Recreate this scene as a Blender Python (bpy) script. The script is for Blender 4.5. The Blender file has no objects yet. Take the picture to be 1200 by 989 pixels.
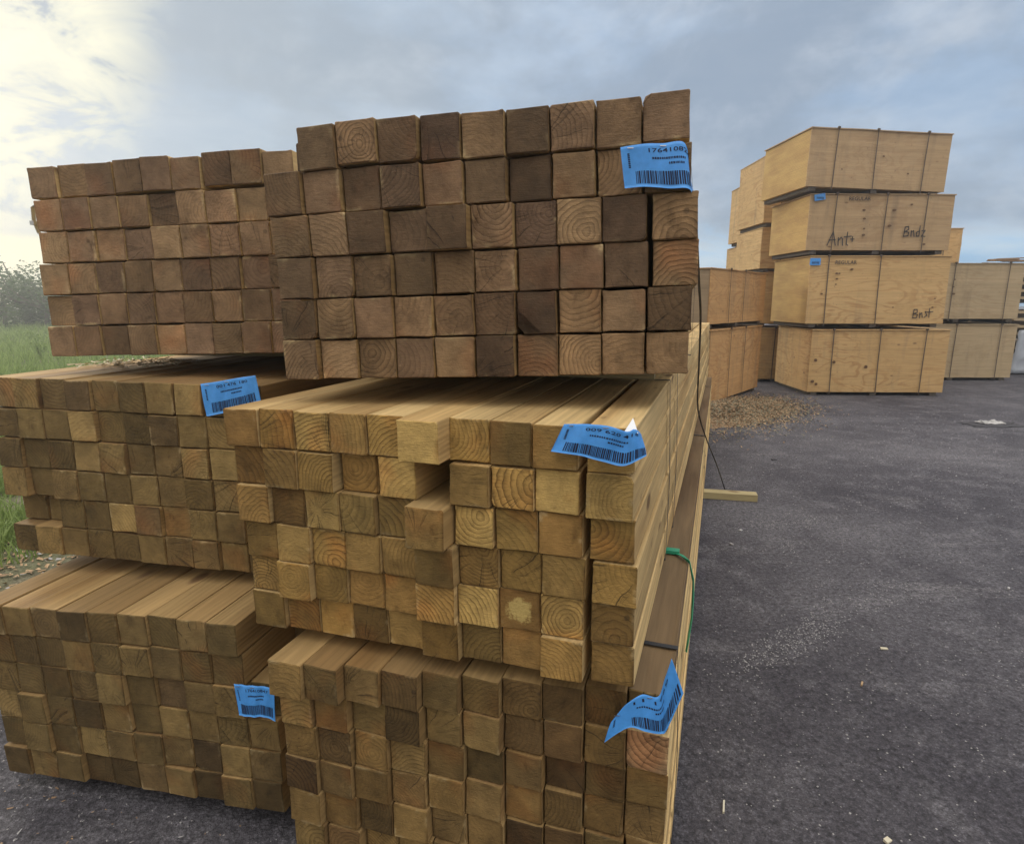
import bpy, bmesh, math, random
from mathutils import Vector, Matrix, noise as mnoise
R = math.radians
random.seed(7)
scene = bpy.context.scene
COL = scene.collection

# ------------------------------------------------------------------ camera
CAM_H = 1.45
PITCH = R(11.09)
F_PX = 725.0
cam_d = bpy.data.cameras.new('camera'); cam = bpy.data.objects.new('camera', cam_d); COL.objects.link(cam)
cam.location = (0, 0, CAM_H); cam.rotation_euler = (R(90) - PITCH, 0, 0)
cam_d.sensor_width = 36; cam_d.lens = 36 * F_PX / 1200
cam_d.clip_start = .02; cam_d.clip_end = 2000
scene.camera = cam

# ------------------------------------------------------------------ sky
SUN_EL, SUN_AZ = R(20), R(-47)          # azimuth measured clockwise from +Y
sun_dir = Vector((math.sin(SUN_AZ) * math.cos(SUN_EL), math.cos(SUN_AZ) * math.cos(SUN_EL), math.sin(SUN_EL)))
world = bpy.data.worlds.new('World'); scene.world = world; world.use_nodes = True

class NT:
    def __init__(s, nt): s.nt = nt; nt.nodes.clear()
    def n(s, t, **k):
        nd = s.nt.nodes.new(t)
        for a, v in k.items(): setattr(nd, a, v)
        return nd
    def l(s, a, b): s.nt.links.new(a, b)
    def put(s, sock, v):
        if isinstance(v, (int, float)): sock.default_value = v
        elif isinstance(v, (tuple, list)):
            sock.default_value = tuple(v) + ((1,) if len(v) == 3 and len(sock.default_value) == 4 else ())
        else: s.l(v, sock)
    def math(s, op, a, b=0.0, c=0.0, clamp=False):
        nd = s.n('ShaderNodeMath', operation=op, use_clamp=clamp)
        s.put(nd.inputs[0], a); s.put(nd.inputs[1], b); s.put(nd.inputs[2], c)
        return nd.outputs[0]
    def mix(s, f, a, b, bt='MIX'):
        nd = s.n('ShaderNodeMix', data_type='RGBA', blend_type=bt)
        s.put(nd.inputs[0], f); s.put(nd.inputs[6], a); s.put(nd.inputs[7], b)
        return nd.outputs[2]
    def noise(s, vec, scale=5, detail=4, rough=.5, dist=0.0, out=0):
        nd = s.n('ShaderNodeTexNoise'); s.l(vec, nd.inputs['Vector'])
        nd.inputs['Scale'].default_value = scale; nd.inputs['Detail'].default_value = detail
        nd.inputs['Roughness'].default_value = rough; nd.inputs['Distortion'].default_value = dist
        return nd.outputs[out]
    def mapr(s, v, a, b, c=0.0, d=1.0, smooth=False):
        nd = s.n('ShaderNodeMapRange', clamp=True)
        if smooth: nd.interpolation_type = 'SMOOTHSTEP'
        s.put(nd.inputs[0], v)
        for i, q in enumerate((a, b, c, d)): nd.inputs[i + 1].default_value = q
        return nd.outputs[0]
    def ramp(s, v, stops, interp='LINEAR'):
        nd = s.n('ShaderNodeValToRGB'); s.l(v, nd.inputs[0]); cr = nd.color_ramp; cr.interpolation = interp
        while len(cr.elements) < len(stops): cr.elements.new(.5)
        for e, (p, c) in zip(cr.elements, stops): e.position = p; e.color = tuple(c) + (1,)
        return nd.outputs[0]
    def vmul(s, v, m, add=(0, 0, 0)):
        nd = s.n('ShaderNodeVectorMath', operation='MULTIPLY_ADD'); s.l(v, nd.inputs[0])
        nd.inputs[1].default_value = m; s.put(nd.inputs[2], add)
        return nd.outputs[0]

def build_world():
    t = NT(world.node_tree)
    out = t.n('ShaderNodeOutputWorld')
    tc = t.n('ShaderNodeTexCoord'); d = tc.outputs['Generated']
    sky = t.n('ShaderNodeTexSky', sky_type='NISHITA', sun_disc=False, sun_elevation=SUN_EL, sun_rotation=SUN_AZ)
    bg1 = t.n('ShaderNodeBackground'); t.l(sky.outputs[0], bg1.inputs[0]); bg1.inputs[1].default_value = .10
    sx = t.n('ShaderNodeSeparateXYZ'); t.l(d, sx.inputs[0]); X, Y, Z = sx.outputs
    den = t.math('ADD', t.math('MAXIMUM', Z, 0.0), .16)
    cx = t.n('ShaderNodeCombineXYZ')
    t.l(t.math('DIVIDE', X, den), cx.inputs[0]); t.l(t.math('DIVIDE', Y, den), cx.inputs[1])
    P = cx.outputs[0]
    n1 = t.noise(P, .85, 5, .55, .4)
    n2 = t.noise(P, 2.6, 8, .62, .3)
    n3 = t.noise(t.vmul(d, (1, 1, 2.4), (3.1, .4, 1.7)), 5.0, 9, .62, .6)
    # grey blue overcast
    m = t.math('ADD', t.math('MULTIPLY', n1, .62), t.math('MULTIPLY', n3, .38))
    base = t.ramp(m, [(.34, (.30, .43, .62)), (.46, (.40, .53, .71)), (.56, (.51, .62, .77)), (.68, (.66, .75, .85))])
    # heavier cloud undersides and thinner, whiter breaks
    n5 = t.noise(t.vmul(d, (1, 1, 2.2), (4.4, 9.1, 2.2)), 2.9, 8, .56, .2)
    base = t.mix(t.mapr(n5, .40, .60, 0, .72, True), base, (.30, .365, .46))
    n6 = t.noise(t.vmul(d, (1, 1, 1.5), (14.2, .7, 6.2)), 3.8, 8, .58, .25)
    base = t.mix(t.mapr(n6, .48, .68, 0, .6, True), base, (.70, .76, .84))
    # nearness to the sun
    dp = t.n('ShaderNodeVectorMath', operation='DOT_PRODUCT'); t.l(d, dp.inputs[0]); dp.inputs[1].default_value = sun_dir
    near = dp.outputs['Value']
    grey = t.mix(t.mapr(near, .60, .96, 0, .85, True), base, t.mix(.5, base, (.50, .55, .56)))
    n4 = t.noise(t.vmul(d, (1, 1, 2.1), (7.7, 2.4, .3)), 8.0, 9, .60, .5)
    mk = t.math('ADD', n4, t.mapr(near, .86, 1.0, -.14, .16))
    glowm = t.math('MULTIPLY', t.mapr(mk, .46, .57, 0, 1, True), t.mapr(near, .938, .970, 0, 1, True))
    glow = t.mix(t.mapr(mk, .50, .70), (.72, .74, .66), (.98, .95, .74))
    c = t.mix(glowm, grey, glow)
    # pale open band low over the horizon
    bandn = t.noise(t.vmul(d, (1, 1, 3.0), (1.2, 5.1, .9)), 3.6, 7, .6, .5)
    zz = t.math('ADD', Z, t.math('MULTIPLY', t.math('SUBTRACT', bandn, .5), .16))
    bandc = t.mix(t.mapr(bandn, .40, .62), (.36, .66, 1.0), (.92, 1.02, 1.08))
    side = t.mapr(X, -.35, .1, .0, 1.0)
    c = t.mix(t.math('MULTIPLY', t.mapr(zz, .06, .115, 1, 0, True), side), c, bandc)
    sl = t.mapr(t.math('ADD', Z, t.math('MULTIPLY', t.math('SUBTRACT', n4, .5), .05)), .065, .088, 1, 0, True)
    c = t.mix(t.math('MULTIPLY', sl, t.mapr(X, -.45, -.25, .9, 0)), c, (.95, .93, .66))
    # sky boosted overhead and behind the camera, out of view, to light the scene
    up = t.mapr(Z, .42, .85, 0.0, 1.0, True)
    bk = t.mapr(Y, .25, -.45, 0.0, 1.0, True)
    c = t.mix(t.math('MAXIMUM', up, bk), c, (.62, .59, .55))
    mul = t.math('MAXIMUM', t.math('MULTIPLY_ADD', up, 2.9, 1.0), t.math('MULTIPLY_ADD', bk, .75, 1.0))
    bg2 = t.n('ShaderNodeBackground'); t.l(c, bg2.inputs[0]); t.l(mul, bg2.inputs[1])
    mx = t.n('ShaderNodeMixShader'); mx.inputs[0].default_value = .90
    t.l(bg1.outputs[0], mx.inputs[1]); t.l(bg2.outputs[0], mx.inputs[2])
    t.l(mx.outputs[0], out.inputs[0])
build_world()

sl = bpy.data.lights.new('sun', 'SUN'); sl.energy = 1.1; sl.angle = R(16); sl.color = (1, .93, .78)
so = bpy.data.objects.new('sun', sl); COL.objects.link(so)
so.rotation_euler = (-sun_dir).to_track_quat('-Z', 'Y').to_euler()

scene.view_settings.view_transform = 'Standard'; scene.view_settings.look = 'None'
scene.view_settings.exposure = 0.0; scene.view_settings.gamma = 1
scene.view_settings.use_curve_mapping = False
scene.render.engine = 'CYCLES'

# ------------------------------------------------------------------ helpers
def tag(o, label=None, cat=None, group=None, kind=None):
    if label: o['label'] = label
    if cat: o['category'] = cat
    if group: o['group'] = group
    if kind: o['kind'] = kind
    return o

def empty(name, loc=(0, 0, 0), rz=0, label=None, cat=None, group=None):
    o = bpy.data.objects.new(name, None); COL.objects.link(o); o.location = loc; o.rotation_euler = (0, 0, rz)
    o.empty_display_size = .1
    return tag(o, label, cat, group)

class MB:
    """collects shapes of ONE mesh object"""
    def __init__(s): s.v = []; s.f = []; s.m = []
    def add(s, vs, fs, mi=0):
        b = len(s.v); s.v += [tuple(v) for v in vs]; s.f += [tuple(b + i for i in f) for f in fs]; s.m += [mi] * len(fs)
    def box(s, x0, x1, y0, y1, z0, z1, mi=0, M=None):
        vs = [Vector((x, y, z)) for x in (x0, x1) for y in (y0, y1) for z in (z0, z1)]
        if M: vs = [M @ v for v in vs]
        s.add(vs, [(0, 1, 3, 2), (4, 6, 7, 5), (0, 4, 5, 1), (2, 3, 7, 6), (0, 2, 6, 4), (1, 5, 7, 3)], mi)
    def tube(s, pts, r, n=6, mi=0):
        pts = [Vector(p) for p in pts]; rings = []
        for i, p in enumerate(pts):
            d = (pts[min(i + 1, len(pts) - 1)] - pts[max(i - 1, 0)]).normalized()
            a = d.cross(Vector((0, 0, 1)) if abs(d.z) < .9 else Vector((1, 0, 0))).normalized(); b = d.cross(a)
            rr = r[i] if isinstance(r, (list, tuple)) else r
            rings.append([p + a * rr * math.cos(k * 2 * math.pi / n) + b * rr * math.sin(k * 2 * math.pi / n) for k in range(n)])
        vs = [v for q in rings for v in q]; fs = []
        for i in range(len(pts) - 1):
            for k in range(n): fs.append((i * n + k, i * n + (k + 1) % n, (i + 1) * n + (k + 1) % n, (i + 1) * n + k))
        fs.append(tuple(range(n - 1, -1, -1))); fs.append(tuple((len(pts) - 1) * n + k for k in range(n)))
        s.add(vs, fs, mi)
    def band(s, pts, wdir, w, th, mi=0, closed=False):
        """flat strap: rectangular section swept along pts, wdir = width direction"""
        pts = [Vector(p) for p in pts]; n = len(pts); rings = []; wd0 = Vector(wdir)
        for i, p in enumerate(pts):
            a = pts[(i - 1) % n] if (closed or i > 0) else pts[0]; b = pts[(i + 1) % n] if (closed or i < n - 1) else pts[-1]
            d = (b - a).normalized(); wd = (wd0 - d * wd0.dot(d)).normalized(); nn = d.cross(wd)
            rings.append([p + wd * w / 2 + nn * th / 2, p - wd * w / 2 + nn * th / 2, p - wd * w / 2 - nn * th / 2, p + wd * w / 2 - nn * th / 2])
        vs = [v for q in rings for v in q]; fs = []
        for i in range(n if closed else n - 1):
            j = (i + 1) % n
            for k in range(4): fs.append((i * 4 + k, i * 4 + (k + 1) % 4, j * 4 + (k + 1) % 4, j * 4 + k))
        if not closed: fs += [(3, 2, 1, 0), ((n - 1) * 4, (n - 1) * 4 + 1, (n - 1) * 4 + 2, (n - 1) * 4 + 3)]
        s.add(vs, fs, mi)
    def build(s, name, mats, parent=None, smooth=False):
        me = bpy.data.meshes.new(name); me.from_pydata(s.v, [], s.f)
        for m in (mats if isinstance(mats, (list, tuple)) else [mats]): me.materials.append(m)
        me.polygons.foreach_set('material_index', s.m)
        if smooth: me.polygons.foreach_set('use_smooth', [True] * len(s.f))
        me.update()
        o = bpy.data.objects.new(name, me); COL.objects.link(o)
        if parent: o.parent = parent
        return o

def ray(px, py):
    a = (px - 600) / F_PX; b = -(py - 494.5) / F_PX
    return Vector((a, math.cos(PITCH) + b * math.sin(PITCH), -math.sin(PITCH) + b * math.cos(PITCH)))
def ground_at(px, py, z=0):
    r = ray(px, py); t = (z - CAM_H) / r.z
    return Vector((0, 0, CAM_H)) + r * t

# ------------------------------------------------------------------ materials
def mat(name, fn):
    m = bpy.data.materials.new(name); m.use_nodes = True; t = NT(m.node_tree)
    o = t.n('ShaderNodeOutputMaterial'); b = t.n('ShaderNodeBsdfPrincipled'); t.l(b.outputs[0], o.inputs[0])
    b.inputs['Specular IOR Level'].default_value = .25
    fn(t, b); return m
def bump(t, b, h, strength=.3, dist=.002):
    n = t.n('ShaderNodeBump'); t.put(n.inputs['Height'], h); n.inputs['Strength'].default_value = strength; n.inputs['Distance'].default_value = dist
    t.l(n.outputs[0], b.inputs['Normal'])

def grain_coords(t):
    """object coordinates shifted to a per-post pith centre"""
    tc = t.n('ShaderNodeTexCoord'); oi = t.n('ShaderNodeObjectInfo')
    wn = t.n('ShaderNodeTexWhiteNoise', noise_dimensions='1D'); t.l(oi.outputs['Random'], wn.inputs['W'])
    sc = t.n('ShaderNodeSeparateColor'); t.l(wn.outputs['Color'], sc.inputs[0])
    ox = t.math('MULTIPLY', t.math('SUBTRACT', sc.outputs[0], .5), .15)
    oz = t.math('MULTIPLY', t.math('SUBTRACT', sc.outputs[1], .5), .15)
    cb = t.n('ShaderNodeCombineXYZ'); t.l(ox, cb.inputs[0]); t.l(oz, cb.inputs[2])
    t.l(t.math('MULTIPLY', sc.outputs[2], 40), cb.inputs[1])
    ad = t.n('ShaderNodeVectorMath', operation='ADD'); t.l(tc.outputs['Object'], ad.inputs[0]); t.l(cb.outputs[0], ad.inputs[1])
    return ad.outputs[0], oi.outputs['Random'], sc, tc.outputs['Object']

def rnd2(t, r, k):
    return t.math('FRACT', t.math('MULTIPLY', r, k))

def mat_end(name, tints, contrast=1.0, gain=1.0, splash=False):
    def fn(t, b):
        P, r, sc, PO = grain_coords(t)
        warp = t.noise(t.vmul(P, (1, .5, 1)), 16, 3, .5, 0, 1)
        wv = t.n('ShaderNodeVectorMath', operation='MULTIPLY_ADD'); t.l(warp, wv.inputs[0]); wv.inputs[1].default_value = (.028, 0, .028); t.l(P, wv.inputs[2])
        s = t.n('ShaderNodeSeparateXYZ'); t.l(wv.outputs[0], s.inputs[0])
        # per-post ellipse: flat sawn to round
        rad = t.math('SQRT', t.math('ADD', t.math('MULTIPLY', s.outputs[0], s.outputs[0]), t.math('MULTIPLY', s.outputs[2], s.outputs[2])))
        per = t.math('MULTIPLY_ADD', rnd2(t, r, 37.3), 330, 420)
        ph = t.math('MULTIPLY', rad, per)
        saw = t.math('FRACT', t.math('DIVIDE', ph, 6.2832))
        ring = t.math('POWER', saw, 2.4)
        ringf = t.mapr(saw, .93, 1.0, 1, 0)
        ring = t.math('MULTIPLY', ring, ringf)
        vis = t.math('POWER', rnd2(t, r, 91.7), 1.6)
        vis = t.math('MULTIPLY_ADD', vis, .80, .04)
        patch = t.mapr(t.noise(P, 13, 3, .6), .35, .62, .35, 1)
        vis = t.math('MULTIPLY', t.math('MULTIPLY', vis, patch), contrast)
        base = t.ramp(rnd2(t, r, 13.77), tints, 'LINEAR')
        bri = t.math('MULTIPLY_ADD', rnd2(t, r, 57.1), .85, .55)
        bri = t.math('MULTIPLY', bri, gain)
        mott = t.noise(P, 30, 6, .65)
        bri = t.math('MULTIPLY', bri, t.mapr(mott, .25, .75, .70, 1.26))
        big = t.noise(P, 9, 2, .5)
        bri = t.math('MULTIPLY', bri, t.mapr(big, .3, .7, .74, 1.2))
        # weather stains creeping in from the arrises
        so = t.n('ShaderNodeSeparateXYZ'); t.l(PO, so.inputs[0])
        e = t.math('MAXIMUM', t.math('ABSOLUTE', so.outputs[0]), t.math('ABSOLUTE', so.outputs[2]))
        e = t.math('ADD', e, t.math('MULTIPLY', t.math('SUBTRACT', t.noise(P, 60, 3, .6), .5), .012))
        edge = t.mapr(e, .036, .047, 0, .75)
        rimn = t.noise(P, 14, 3, .6)
        c = t.mix(t.math('MULTIPLY', edge, t.mapr(rimn, .50, .40)), base, t.mix(1, base, (.42, .38, .34), 'MULTIPLY'))
        c = t.mix(t.math('MULTIPLY', edge, t.mapr(rimn, .57, .66)), c, (.50, .38, .20))
        # drying checks running out from the pith on some posts
        ang = t.math('ARCTAN2', s.outputs[0], s.outputs[2])
        an = t.n('ShaderNodeTexNoise', noise_dimensions='1D'); t.l(t.math('MULTIPLY_ADD', rnd2(t, r, 23.9), 60, t.math('MULTIPLY', ang, 5.5)), an.inputs['W'])
        an.inputs['Scale'].default_value = 1; an.inputs['Detail'].default_value = 2
        wdt = t.mapr(t.noise(P, 20, 2, .5), .42, .64, 0.0, .011)
        ck = t.math('MULTIPLY', t.math('LESS_THAN', t.math('ABSOLUTE', t.math('SUBTRACT', an.outputs[0], .5)), wdt), t.math('GREATER_THAN', rnd2(t, r, 47.7), .66))
        ck = t.math('MULTIPLY', ck, t.mapr(rad, .008, .014))
        c = t.mix(vis, c, t.mix(ring, t.mix(1, c, (1.38, 1.36, 1.28), 'MULTIPLY'), t.mix(1, c, (.34, .31, .28), 'MULTIPLY')))
        # fibres / saw marks
        sawm = t.noise(t.vmul(PO, (30, 1, 380)), 1.0, 3, .6)
        bri = t.math('MULTIPLY', bri, t.mapr(sawm, .3, .7, .92, 1.07))
        # pith / dark knots on some
        kn = t.n('ShaderNodeTexVoronoi', feature='F1'); t.l(t.vmul(P, (1, .5, 1)), kn.inputs['Vector']); kn.inputs['Scale'].default_value = 9
        kd = t.mapr(kn.outputs['Distance'], .035, .075, .55, 0, True)
        c = t.mix(kd, c, (.07, .045, .025))
        c = t.mix(t.math('MULTIPLY', ck, .65), c, (.03, .02, .012))
        drk = t.mapr(t.noise(t.vmul(P, (1, 1, .6)), 22, 5, .65), .58, .70, 0, .55)
        c = t.mix(drk, c, t.mix(1, c, (.42, .38, .34), 'MULTIPLY'))
        red = t.mapr(t.noise(P, 6.5, 2, .5), .56, .72, 0, .55)
        c = t.mix(red, c, t.mix(1, c, (1.15, .78, .62), 'MULTIPLY'))
        cc = t.n('ShaderNodeMix', data_type='RGBA', blend_type='MULTIPLY'); cc.inputs[0].default_value = 1
        t.l(c, cc.inputs[6]); comb = t.n('ShaderNodeCombineColor')
        for i in range(3): t.l(bri, comb.inputs[i])
        t.l(comb.outputs[0], cc.inputs[7]); res = cc.outputs[2]
        if splash:
            rr = t.math('SQRT', t.math('ADD', t.math('MULTIPLY', so.outputs[0], so.outputs[0]), t.math('MULTIPLY', so.outputs[2], so.outputs[2])))
            rr = t.math('ADD', rr, t.math('MULTIPLY', t.math('SUBTRACT', t.noise(PO, 52, 7, .75), .5), .060))
            res = t.mix(t.mapr(rr, .030, .022, 0, .85), res, t.mix(t.noise(PO, 160, 4, .7), (.36, .25, .075), (.62, .47, .18)))
        t.l(res, b.inputs['Base Color'])
        b.inputs['Roughness'].default_value = .85
        h = t.math('ADD', t.math('MULTIPLY', ring, t.math('MULTIPLY', vis, -.8)), t.math('ADD', t.math('MULTIPLY', mott, .8), t.math('MULTIPLY', sawm, .8)))
        h = t.math('ADD', h, t.math('MULTIPLY', ck, -1.5)); h = t.math('ADD', h, t.noise(P, 150, 3, .7))
        bump(t, b, h, .8, .0026)
    return mat(name, fn)

def mat_side(name, tints, gain=1.0):
    def fn(t, b):
        P, r, sc, PO = grain_coords(t)
        warp = t.noise(t.vmul(P, (1, .12, 1)), 9, 3, .5, 0, 1)
        wv = t.n('ShaderNodeVectorMath', operation='MULTIPLY_ADD'); t.l(warp, wv.inputs[0]); wv.inputs[1].default_value = (.05, 0, .05); t.l(P, wv.inputs[2])
        s = t.n('ShaderNodeSeparateXYZ'); t.l(wv.outputs[0], s.inputs[0])
        rad = t.math('SQRT', t.math('ADD', t.math('MULTIPLY', s.outputs[0], s.outputs[0]), t.math('MULTIPLY', s.outputs[2], s.outputs[2])))
        g = t.math('SINE', t.math('MULTIPLY', rad, 560))
        fib = t.noise(t.vmul(P, (120, 3.5, 120)), 1.0, 5, .6)
        big = t.noise(t.vmul(P, (8, 1.1, 8)), 1.0, 4, .55)
        base = t.ramp(rnd2(t, r, 13.77), tints)
        bri = t.math('MULTIPLY_ADD', rnd2(t, r, 57.1), .34, .84)
        bri = t.math('MULTIPLY', bri, gain)
        bri = t.math('MULTIPLY', bri, t.math('MULTIPLY_ADD', g, .07, 1))
        bri = t.math('MULTIPLY', bri, t.mapr(fib, .25, .75, .80, 1.14))
        bri = t.math('MULTIPLY', bri, t.mapr(big, .3, .7, .76, 1.14))
        kn = t.n('ShaderNodeTexVoronoi', feature='F1'); t.l(t.vmul(P, (1, .42, 1)), kn.inputs['Vector']); kn.inputs['Scale'].default_value = 6.5
        kd = t.mapr(kn.outputs['Distance'], .07, .16, .85, 0, True)
        stain = t.mapr(t.noise(t.vmul(P, (5, .8, 5)), 1.0, 3, .5), .50, .70, 0, .7)
        c = t.mix(stain, base, t.mix(1, base, (.58, .47, .36), 'MULTIPLY'))
        spk = t.mapr(t.noise(t.vmul(P, (30, 9, 30)), 1.0, 4, .7), .62, .72, 0, .5)
        c = t.mix(spk, c, (.16, .10, .05))
        c = t.mix(kd, c, (.12, .065, .03))
        comb = t.n('ShaderNodeCombineColor')
        for i in range(3): t.l(bri, comb.inputs[i])
        c = t.mix(1, c, comb.outputs[0], 'MULTIPLY')
        t.l(c, b.inputs['Base Color']); b.inputs['Roughness'].default_value = .75
        bump(t, b, t.math('ADD', fib, t.math('MULTIPLY', g, .3)), .45, .0012)
    return mat(name, fn)

T_TOP = [(0, (.20, .120, .068)), (.3, (.27, .170, .088)), (.55, (.17, .105, .064)), (.8, (.28, .182, .094)), (1, (.155, .095, .060))]
T_MID = [(0, (.32, .185, .052)), (.25, (.40, .252, .078)), (.5, (.27, .148, .046)), (.75, (.48, .320, .110)), (1, (.22, .130, .041))]
T_OLV = [(0, (.22, .142, .052)), (.3, (.27, .184, .070)), (.55, (.16, .103, .041)), (.8, (.31, .210, .080)), (1, (.13, .082, .037))]
T_LOW = [(0, (.24, .142, .048)), (.3, (.31, .195, .068)), (.5, (.175, .100, .040)), (.75, (.34, .225, .082)), (1, (.15, .086, .036))]  # browns darkened for the shade low in the stack
SIDE = [(0, (.52, .355, .155)), (.35, (.58, .42, .20)), (.7, (.47, .315, .135)), (1, (.55, .39, .18))]
SIDE_OLD = [(0, (.31, .195, .080)), (.35, (.38, .255, .110)), (.7, (.26, .160, .068)), (1, (.35, .23, .095))]
M_END = {'TR': mat_end('end_grain_darkened', T_TOP, 1.1, .80), 'MR': mat_end('end_grain_yellow', T_MID, 1.25, .77),  # TR: dark brown timber, darkened further for its backlit face
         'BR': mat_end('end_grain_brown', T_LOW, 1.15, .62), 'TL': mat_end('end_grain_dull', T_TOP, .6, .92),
         'ML': mat_end('end_grain_olive', T_OLV, .8, .82), 'BL': mat_end('end_grain_shaded', T_OLV, .7, .64)}  # low gain on BL and BR puts their shade into the colour
M_SPLASH = mat_end('end_grain_yellow_splash', T_MID, .6, .77, True)
M_SIDE = mat_side('planed_side', SIDE); M_SIDEO = mat_side('planed_side_brown', SIDE_OLD)

def flat(name, col, rough=.6, var=.0, scale=40, metal=0.0, spec=.25):
    def fn(t, b):
        if var:
            tc = t.n('ShaderNodeTexCoord'); nz = t.noise(tc.outputs['Object'], scale, 5, .6)
            t.l(t.mix(nz, tuple(c * (1 - var) for c in col), tuple(min(1, c * (1 + var)) for c in col)), b.inputs['Base Color'])
            bump(t, b, nz, .2, .002)
        else: b.inputs['Base Color'].default_value = tuple(col) + (1,)
        b.inputs['Roughness'].default_value = rough; b.inputs['Metallic'].default_value = metal
        b.inputs['Specular IOR Level'].default_value = spec
    return mat(name, fn)
M_STRAP = flat('black_steel_band', (.025, .025, .028), .45, .3, 60, 0, .4)
M_GREEN = flat('green_plastic_band', (.03, .30, .17), .4, .15, 60, 0, .4)
M_BLUE = flat('blue_plastic_tag', (.07, .30, .74), .42, .28, 45, 0, .4)
M_WHITE = flat('white_plastic', (.75, .77, .80), .5)
M_INK = flat('black_ink', (.018, .022, .05), .7)
M_INKW = flat('faded_marker', (.055, .05, .05), .8)
M_STICK = mat_side('weathered_stick', [(0, (.36, .31, .17)), (.5, (.42, .34, .18)), (1, (.30, .26, .15))])
M_DARKW = flat('dark_runner', (.10, .085, .07), .9, .3, 30)
M_YEL = flat('yellow_paint', (.50, .36, .11), .9, .45, 120)
M_CHIP = flat('chip_wood', (.42, .29, .17), .9, .35, 8)
M_LEAF = flat('dry_leaf', (.30, .20, .12), .9, .4, 5)
M_STONE = flat('pale_grit', (.34, .33, .33), .9, .45, 3)
M_STONEW = flat('white_grit', (.36, .35, .35), .9, .2, 3)
M_STAPLE = flat('staple_wire', (.6, .6, .62), .3, 0, 1, 1)
M_STONED = flat('dark_grit', (.06, .058, .064), .9, .4, 3)

# ------------------------------------------------------------------ ground
def m_asphalt(t, b):
    tc = t.n('ShaderNodeTexCoord'); P = tc.outputs['Object']
    fine = t.noise(P, 240, 4, .7); med = t.noise(P, 45, 5, .65); big = t.noise(P, .8, 6, .6, .5); mid = t.noise(P, 4.5, 6, .65, .3)
    vo = t.n('ShaderNodeTexVoronoi', feature='F1'); t.l(P, vo.inputs['Vector']); vo.inputs['Scale'].default_value = 95
    agg = t.mapr(vo.outputs['Distance'], .15, .55, 1.15, .72)
    c = t.ramp(big, [(.32, (.068, .064, .076)), (.5, (.097, .092, .105)), (.66, (.140, .134, .148))])
    c = t.mix(t.mapr(mid, .50, .70, 0, .6), c, (.19, .182, .198))
    c = t.mix(t.mapr(mid, .44, .28, 0, .6), c, (.060, .054, .066))
    # tyre drag scuffs, stretched along the yard
    st = t.n('ShaderNodeMapping'); t.l(P, st.inputs[0]); st.inputs['Rotation'].default_value = (0, 0, R(38)); st.inputs['Scale'].default_value = (.8, 3.2, 1)
    scf = t.noise(st.outputs[0], 1.0, 6, .6, .4)
    c = t.mix(t.math('MULTIPLY', t.mapr(scf, .58, .72, 0, .45), t.mapr(med, .35, .65, .2, 1)), c, (.30, .285, .29))
    sp = t.mapr(t.noise(P, 120, 2, .5), .70, .78, 0, .5)
    c = t.mix(sp, c, (.27, .265, .28))
    sp2 = t.mapr(t.noise(P, 85, 2, .5), .34, .26, 0, .8)
    c = t.mix(sp2, c, (.03, .027, .032))
    g = t.math('MULTIPLY', t.math('MULTIPLY', agg, t.mapr(fine, .3, .7, .45, 1.65)), t.mapr(med, .32, .68, .50, 1.55)); comb = t.n('ShaderNodeCombineColor')
    for i in range(3): t.l(g, comb.inputs[i])
    t.l(t.mix(1, c, comb.outputs[0], 'MULTIPLY'), b.inputs['Base Color'])
    b.inputs['Roughness'].default_value = .85
    bump(t, b, t.math('ADD', t.math('MULTIPLY', vo.outputs['Distance'], -.9), t.math('ADD', fine, t.math('MULTIPLY', med, 1.6))), .9, .006)
M_ASPH = mat('asphalt', m_asphalt)
def m_soil(t, b):
    tc = t.n('ShaderNodeTexCoord'); P = tc.outputs['Object']
    a = t.noise(P, 6, 6, .65); f2 = t.noise(P, 60, 5, .7); g = t.noise(P, .5, 4, .6)
    c = t.ramp(a, [(.3, (.10, .085, .06)), (.5, (.17, .145, .10)), (.7, (.25, .22, .17))])
    c = t.mix(t.mapr(g, .4, .6, .15, .8), c, (.11, .15, .045))
    comb = t.n('ShaderNodeCombineColor'); k = t.mapr(f2, .3, .7, .6, 1.35)
    for i in range(3): t.l(k, comb.inputs[i])
    t.l(t.mix(1, c, comb.outputs[0], 'MULTIPLY'), b.inputs['Base Color']); b.inputs['Roughness'].default_value = .95
    bump(t, b, f2, .9, .02)
M_SOIL = mat('soil', m_soil)

g = MB(); g.add([(-159, -159, 0), (159, -159, 0), (159, 159, 0), (-159, 159, 0)], [(0, 1, 2, 3)])
tag(g.build('ground', M_ASPH), kind='structure')
SOIL_EDGE = [(-3.2, -20), (-2.95, 1.0), (-2.62, 2.6), (-2.25, 3.6), (-1.75, 5.2), (-.6, 9.5), (.1, 12.0), (-1.0, 16), (-2, 60), (-2, 158)]
def soil_x(y):
    for (x0, y0), (x1, y1) in zip(SOIL_EDGE, SOIL_EDGE[1:]):
        if y0 <= y <= y1: return x0 + (x1 - x0) * (y - y0) / (y1 - y0)
    return -3
g = MB(); ys = [-20, -10, -4, -1] + [i * .25 for i in range(0, 60)] + [16, 20, 30, 60, 120, 158]
L = []
for y in ys:
    jx = .16 * mnoise.noise(Vector((y * 1.7, 0, 3))) + .06 * mnoise.noise(Vector((y * 7, 2, 3)))
    L += [(-158, y, .004), (soil_x(y) + jx, y, .004)]
g.add(L, [(2 * i, 2 * i + 1, 2 * i + 3, 2 * i + 2) for i in range(len(ys) - 1)])
tag(g.build('grass_verge', M_SOIL), kind='structure')

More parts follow.
